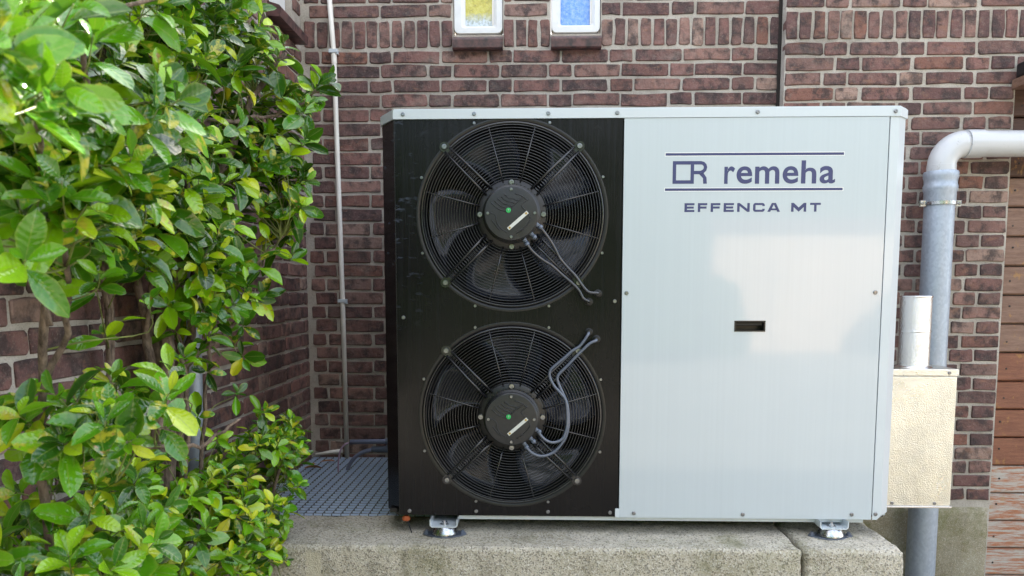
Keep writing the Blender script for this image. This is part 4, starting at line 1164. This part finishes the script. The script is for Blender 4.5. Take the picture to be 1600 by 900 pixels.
shrub('evergreen_shrub', 'tall glossy evergreen shrub with twisted stems against the left wall', (-.93, 1.85, 0),
      [([(-.93, 1.86, 0), (-.935, 1.85, .6), (-.930, 1.84, 1.0), (-.925, 1.85, 1.25), (-.915, 1.86, 1.45), (-.87, 1.85, 1.75), (-.83, 1.85, 2.1)], .040, .010),
       ([(-.92, 1.84, .1), (-.925, 1.83, .9), (-.905, 1.83, 1.2), (-.895, 1.86, 1.42), (-.82, 2.0, 1.72), (-.76, 2.12, 1.95), (-.70, 2.17, 2.05)], .022, .006),
       ([(-.93, 1.88, .2), (-.915, 1.89, 1.0), (-.89, 1.90, 1.22), (-.88, 1.93, 1.40), (-.86, 1.9, 1.6), (-.84, 1.7, 1.9)], .015, .006),
       ([(-.94, 1.83, .3), (-.93, 1.81, 1.0), (-.94, 1.80, 1.3), (-.93, 1.75, 1.5), (-.88, 1.6, 1.75), (-.84, 1.5, 2.0)], .014, .006),
       ([(-.965, 1.70, .1), (-.968, 1.70, .9), (-.962, 1.69, 1.3), (-.94, 1.65, 1.55), (-.88, 1.6, 1.8)], .011, .006),
       ([(-.955, 1.66, .1), (-.96, 1.67, 1.0), (-.955, 1.66, 1.35), (-.93, 1.6, 1.6)], .008, .005),
       ([(-.90, 1.84, .3), (-.885, 1.86, .9), (-.875, 1.86, 1.15), (-.885, 1.85, 1.35), (-.86, 1.82, 1.6)], .007, .005),
       ([(-.88, 1.90, .4), (-.865, 1.92, 1.0), (-.845, 1.93, 1.25), (-.85, 1.92, 1.45), (-.82, 1.95, 1.65)], .006, .004),
       ([(-.945, 1.80, .5), (-.915, 1.80, 1.1), (-.935, 1.79, 1.28), (-.90, 1.80, 1.5)], .009, .006),
       ([(-.90, 1.87, 1.15), (-.86, 1.92, 1.24), (-.83, 2.0, 1.27), (-.80, 2.08, 1.38), (-.76, 2.15, 1.5)], .008, .003),
       ([(-.89, 1.86, 1.32), (-.84, 1.95, 1.40), (-.78, 2.08, 1.46), (-.72, 2.2, 1.56)], .007, .003),
       ([(-.85, 1.85, 1.8), (-.75, 2.05, 1.85), (-.68, 2.15, 1.90), (-.62, 2.18, 1.955)], .006, .003)],
      [((-.845, 1.72, 1.80), (.15, .38, .36), 110, .068), ((-.79, 2.15, 1.93), (.12, .28, .26), 66, .070), ((-.76, 2.20, 1.69), (.09, .20, .17), 30, .068),
       ((-.835, 1.95, 1.53), (.12, .25, .11), 28, .070), ((-.82, 1.5, 1.93), (.14, .28, .28), 60, .076), ((-.815, 1.9, 2.12), (.15, .32, .24), 56, .074), ((-.86, 1.62, 1.56), (.10, .2, .12), 20, .078), ((-.86, 1.40, 1.62), (.10, .25, .22), 26, .084), ((-.82, 2.0, 1.37), (.09, .18, .11), 15, .060), ((-.86, 1.85, 1.30), (.06, .12, .09), 7, .056)],
      [((-.610, 2.16, 1.965), (.45, -.75, .45), 8, .082), ((-.585, 2.17, 1.98), (.7, -.6, .5), 6, .075), ((-.62, 2.10, 1.90), (.5, -.5, .6), 7, .070), ((-.64, 2.15, 1.82), (.5, -.6, .4), 7, .070), ((-.66, 2.2, 1.71), (.6, -.5, .2), 7, .066), ((-.66, 2.16, 1.63), (.5, -.6, .1), 6, .066), ((-.68, 2.12, 1.77), (.4, -.7, .3), 7, .07), ((-.66, 2.17, 1.93), (.3, -.5, .8), 6, .074), ((-.70, 2.1, 2.02), (.3, -.6, .6), 6, .074), ((-.72, 2.25, 1.50), (.4, -.6, .4), 6, .066), ((-.77, 2.12, 1.38), (.3, -.6, .5), 7, .066),
       ((-.80, 2.05, 1.30), (.3, -.7, .2), 7, .062), ((-.79, 2.02, 1.21), (.3, -.7, -.1), 6, .066), ((-.86, 1.80, 1.42), (.2, -.8, .3), 5, .07), ((-.93, 1.6, 1.30), (.3, -.8, .5), 5, .06), ((-.84, 1.90, 1.19), (.2, -.8, .3), 6, .052), ((-.85, 1.86, 1.08), (.3, -.8, .4), 6, .055), ((-.83, 1.93, 1.01), (.3, -.7, .4), 6, .05), ((-.80, 2.0, 1.12), (.4, -.6, .3), 6, .05), ((-.86, 1.75, 1.36), (.2, -.8, .2), 6, .07)],
      'leaf_main', .08)
shrub('foreground_shrub', 'nearest broad-leaved shrub with large bright leaves at the left edge', (-.78, 1.15, 0),
      [([(-.80, 1.20, 0), (-.80, 1.22, .7), (-.80, 1.18, 1.05), (-.74, 1.12, 1.35), (-.66, 1.05, 1.55), (-.60, .98, 1.75)], .009, .005),
       ([(-.80, 1.2, .9), (-.84, 1.25, 1.08), (-.80, 1.25, 1.15), (-.74, 1.22, 1.14), (-.67, 1.25, 1.13), (-.60, 1.32, 1.12), (-.545, 1.38, 1.16)], .008, .0025),
       ([(-.79, 1.18, 1.1), (-.74, 1.10, 1.22), (-.66, 1.05, 1.36), (-.60, .95, 1.48)], .007, .003),
       ([(-.80, 1.2, .8), (-.85, 1.2, .95), (-.78, 1.2, .99), (-.72, 1.2, 1.00)], .007, .003),
       ([(-.66, 1.05, 1.55), (-.58, 1.0, 1.62), (-.52, .9, 1.70), (-.45, .98, 1.78)], .005, .002),
       ([(-.70, 1.08, 1.45), (-.66, 1.00, 1.60), (-.67, .95, 1.75), (-.64, .93, 1.88)], .005, .002),
       ([(-.64, 1.0, 1.50), (-.56, .86, 1.55), (-.50, .76, 1.60), (-.42, .66, 1.62)], .004, .002),
       ([(-.72, 1.1, 1.35), (-.76, 1.12, 1.48), (-.75, 1.1, 1.62), (-.70, 1.05, 1.70)], .005, .002),
       ([(-.9, 1.35, .2), (-.86, 1.3, .75), (-.83, 1.28, .92)], .010, .006)],
      [((-.60, .98, 1.68), (.15, .18, .18), 52, .058), ((-.62, .95, 1.52), (.11, .18, .12), 30, .058), ((-.50, .74, 1.66), (.08, .10, .09), 11, .056), ((-.41, .63, 1.60), (.06, .06, .05), 7, .050), ((-.47, .70, 1.60), (.06, .08, .06), 7, .054), ((-.69, 1.13, 1.205), (.14, .16, .07), 28, .058),
       ((-.80, 1.28, .98), (.12, .22, .10), 14, .050), ((-.72, 1.10, 1.56), (.14, .2, .15), 34, .060), ((-.62, .95, 1.82), (.14, .15, .12), 30, .058), ((-.72, 1.15, .99), (.12, .15, .07), 13, .06)],
      [((-.545, .80, 1.43), (.5, -.6, .2), 6, .06), ((-.60, 1.22, 1.265), (.3, -.35, .85), 7, .058), ((-.62, 1.20, 1.375), (.2, -.3, .9), 5, .044), ((-.50, 1.02, 1.77), (.7, -.2, .3), 5, .07), ((-.55, .92, 1.60), (.4, -.5, .5), 6, .06)],
      'leaf_fore', .062)
shrub('low_shrub', 'low small-leaved yellow-green shrub spilling over the concrete block and grating', (-.84, 1.95, 0),
      [([(-.84, 1.95, 0), (-.84, 1.97, .45), (-.82, 2.0, .70), (-.80, 2.05, .9)], .012, .005),
       ([(-.84, 1.93, .3), (-.84, 1.8, .62), (-.83, 1.7, .85)], .009, .004), ([(-.83, 1.98, .5), (-.77, 2.12, .75), (-.74, 2.2, .95)], .008, .003), ([(-.86, 1.9, .2), (-.9, 1.65, .6), (-.89, 1.5, .8)], .008, .004)],
      [((-.80, 2.10, .87), (.13, .22, .20), 72, .046), ((-.825, 1.85, .79), (.12, .25, .17), 60, .050), ((-.765, 2.24, .93), (.07, .10, .09), 24, .040), ((-.88, 1.70, .92), (.08, .20, .11), 24, .050), ((-.89, 1.52, .82), (.09, .25, .13), 34, .054), ((-.80, 2.05, .66), (.11, .12, .10), 24, .044), ((-.86, 1.40, .95), (.12, .25, .13), 32, .056)],
      [((-.735, 2.14, .70), (.7, -.4, .3), 6, .028), ((-.73, 2.15, .60), (.6, -.5, .2), 6, .034), ((-.74, 2.32, .90), (.7, -.3, .4), 6, .034), ((-.81, 1.62, .85), (.5, -.6, .5), 7, .055), ((-.78, 1.66, .93), (.4, -.6, .6), 6, .05)],
      'leaf_low', .034)
# galvanised pipe behind the stems on the left
o = obj('downpipe', tube(B(), [(-.972, 2.10, 0), (-.970, 2.10, .9), (-.955, 2.08, 1.25), (-.945, 2.08, 1.5), (-.950, 2.10, 2.0)], .024, 20), 'galvanised')
tag(o, 'blue grey pipe behind the shrub stems on the left wall', 'pipe')
# fallen leaves on the grating
dm = []
for v in range(3):
    me = leaf_mesh(20 + v, (.25, .15, .3)[v], (.5, .35, .45)[v], .55); me.materials.append(M['dead_leaf']); dm.append(me)
for i, (x, y, a, s_, lab) in enumerate(((-.962, 3.07, -70, .075, 'larger curled brown leaf lying on the grating by the shrub'), (-.925, 3.19, -80, .062, 'smaller curled brown leaf lying farther back on the grating'), (-.945, 3.13, -20, .035, 'brown leaf fragment between two curled leaves on the grating'))):
    o = obj('fallen_leaf', dm[i], None); o.location = (x, y, gz + .012); o.rotation_euler = (R(10), R(-8 + 9 * i), R(a)); o.scale = (s_,) * 3
    tag(o, lab, 'leaf', 'fallen leaves')

# ------------------------------------------------------------------ the sunlit garage across the yard (seen mirrored in the white panel)
ga = thing('garage', 'pale rendered garage across the yard mirrored in the white panel', 'garage', (6, -13, 0))
obj('wall', bx(3.9, 11.4, -17.5, -12.2, 0, 2.7), 'render_cream', ga)
obj('roof', bx(3.6, 11.7, -17.7, -12.0, 2.705, 2.86), 'shed_roof', ga)
obj('door', bx(5.2, 6.1, -12.2, -12.16, 0, 2.0), 'render_cream', ga)
g = G('hedge_leaf'); c = g.mix(g.rng(g.noise(g.pos(), 9, 5, .7), .4, .6), (.018, .045, .012), (.055, .105, .022)); g.set('Base Color', c); g.set('Roughness', .7)
g.set('Normal', g.bump(g.noise(g.pos(), 14, 4), 1, .1)); M['added_hedge'] = g.m
def added_hedge(x0, x1, y0, y1, h, seed, lab):
    bm = roundbox(x0, x1, y0, y1, 0, h, .4, .22, .13, seed)
    for v in bm.verts: v.co.z += .5 * noise.noise(Vector((v.co.x * .5, seed, 0))) * (v.co.z / h)
    tag(obj('added_hedge', bm, 'added_hedge', None), lab, 'added_hedge', 'added hedges damping reflections')
# unseen hedges added behind the camera to darken the panel reflections
bm = None
def add_hedge(*a): added_hedge(*a)
add_hedge(-16, 3.3, -10.6, -9.4, 5.0, 3, 'tall dark greenery added left of the garage to dim reflections')
add_hedge(-2, 26, -21.5, -19.5, 7.5, 5, 'tall dark greenery added far behind the garage to even out its mirrored surroundings')
add_hedge(11.9, 24, -10.8, -9.6, 4.6, 8, 'tall dark greenery added right of the garage to dim reflections')

def added_shrub(x, y, z, r, seed, lab):  # unseen shrubs added to break up the garage outline in the reflection
    bm = B(); bmesh.ops.create_icosphere(bm, subdivisions=4, radius=1)
    for v in bm.verts:
        n = v.co.normalized(); k = 1 + .22 * noise.noise(n * 2.2 + Vector((seed, 0, 0))) + .10 * noise.noise(n * 7 + Vector((0, seed, 0)))
        v.co = Vector((x + n.x * r[0] * k, y + n.y * r[1] * k, max(.0, z + n.z * r[2] * k)))
    tag(obj('added_shrub', bm, 'added_hedge'), lab, 'shrub', 'added shrubs breaking the mirrored garage outline')
added_shrub(3.7, -11.2, .3, (.7, .6, 1.3), 3, 'rounded dark shrub added to break the mirrored garage outline, left end')
added_shrub(7.6, -11.3, .6, (.55, .5, .8), 6, 'rounded dark shrub added to break the mirrored garage outline, middle')
added_shrub(9.3, -11.0, 1.2, (.55, .5, 1.3), 15, 'tall rounded dark shrub added to break the mirrored garage outline, right end')
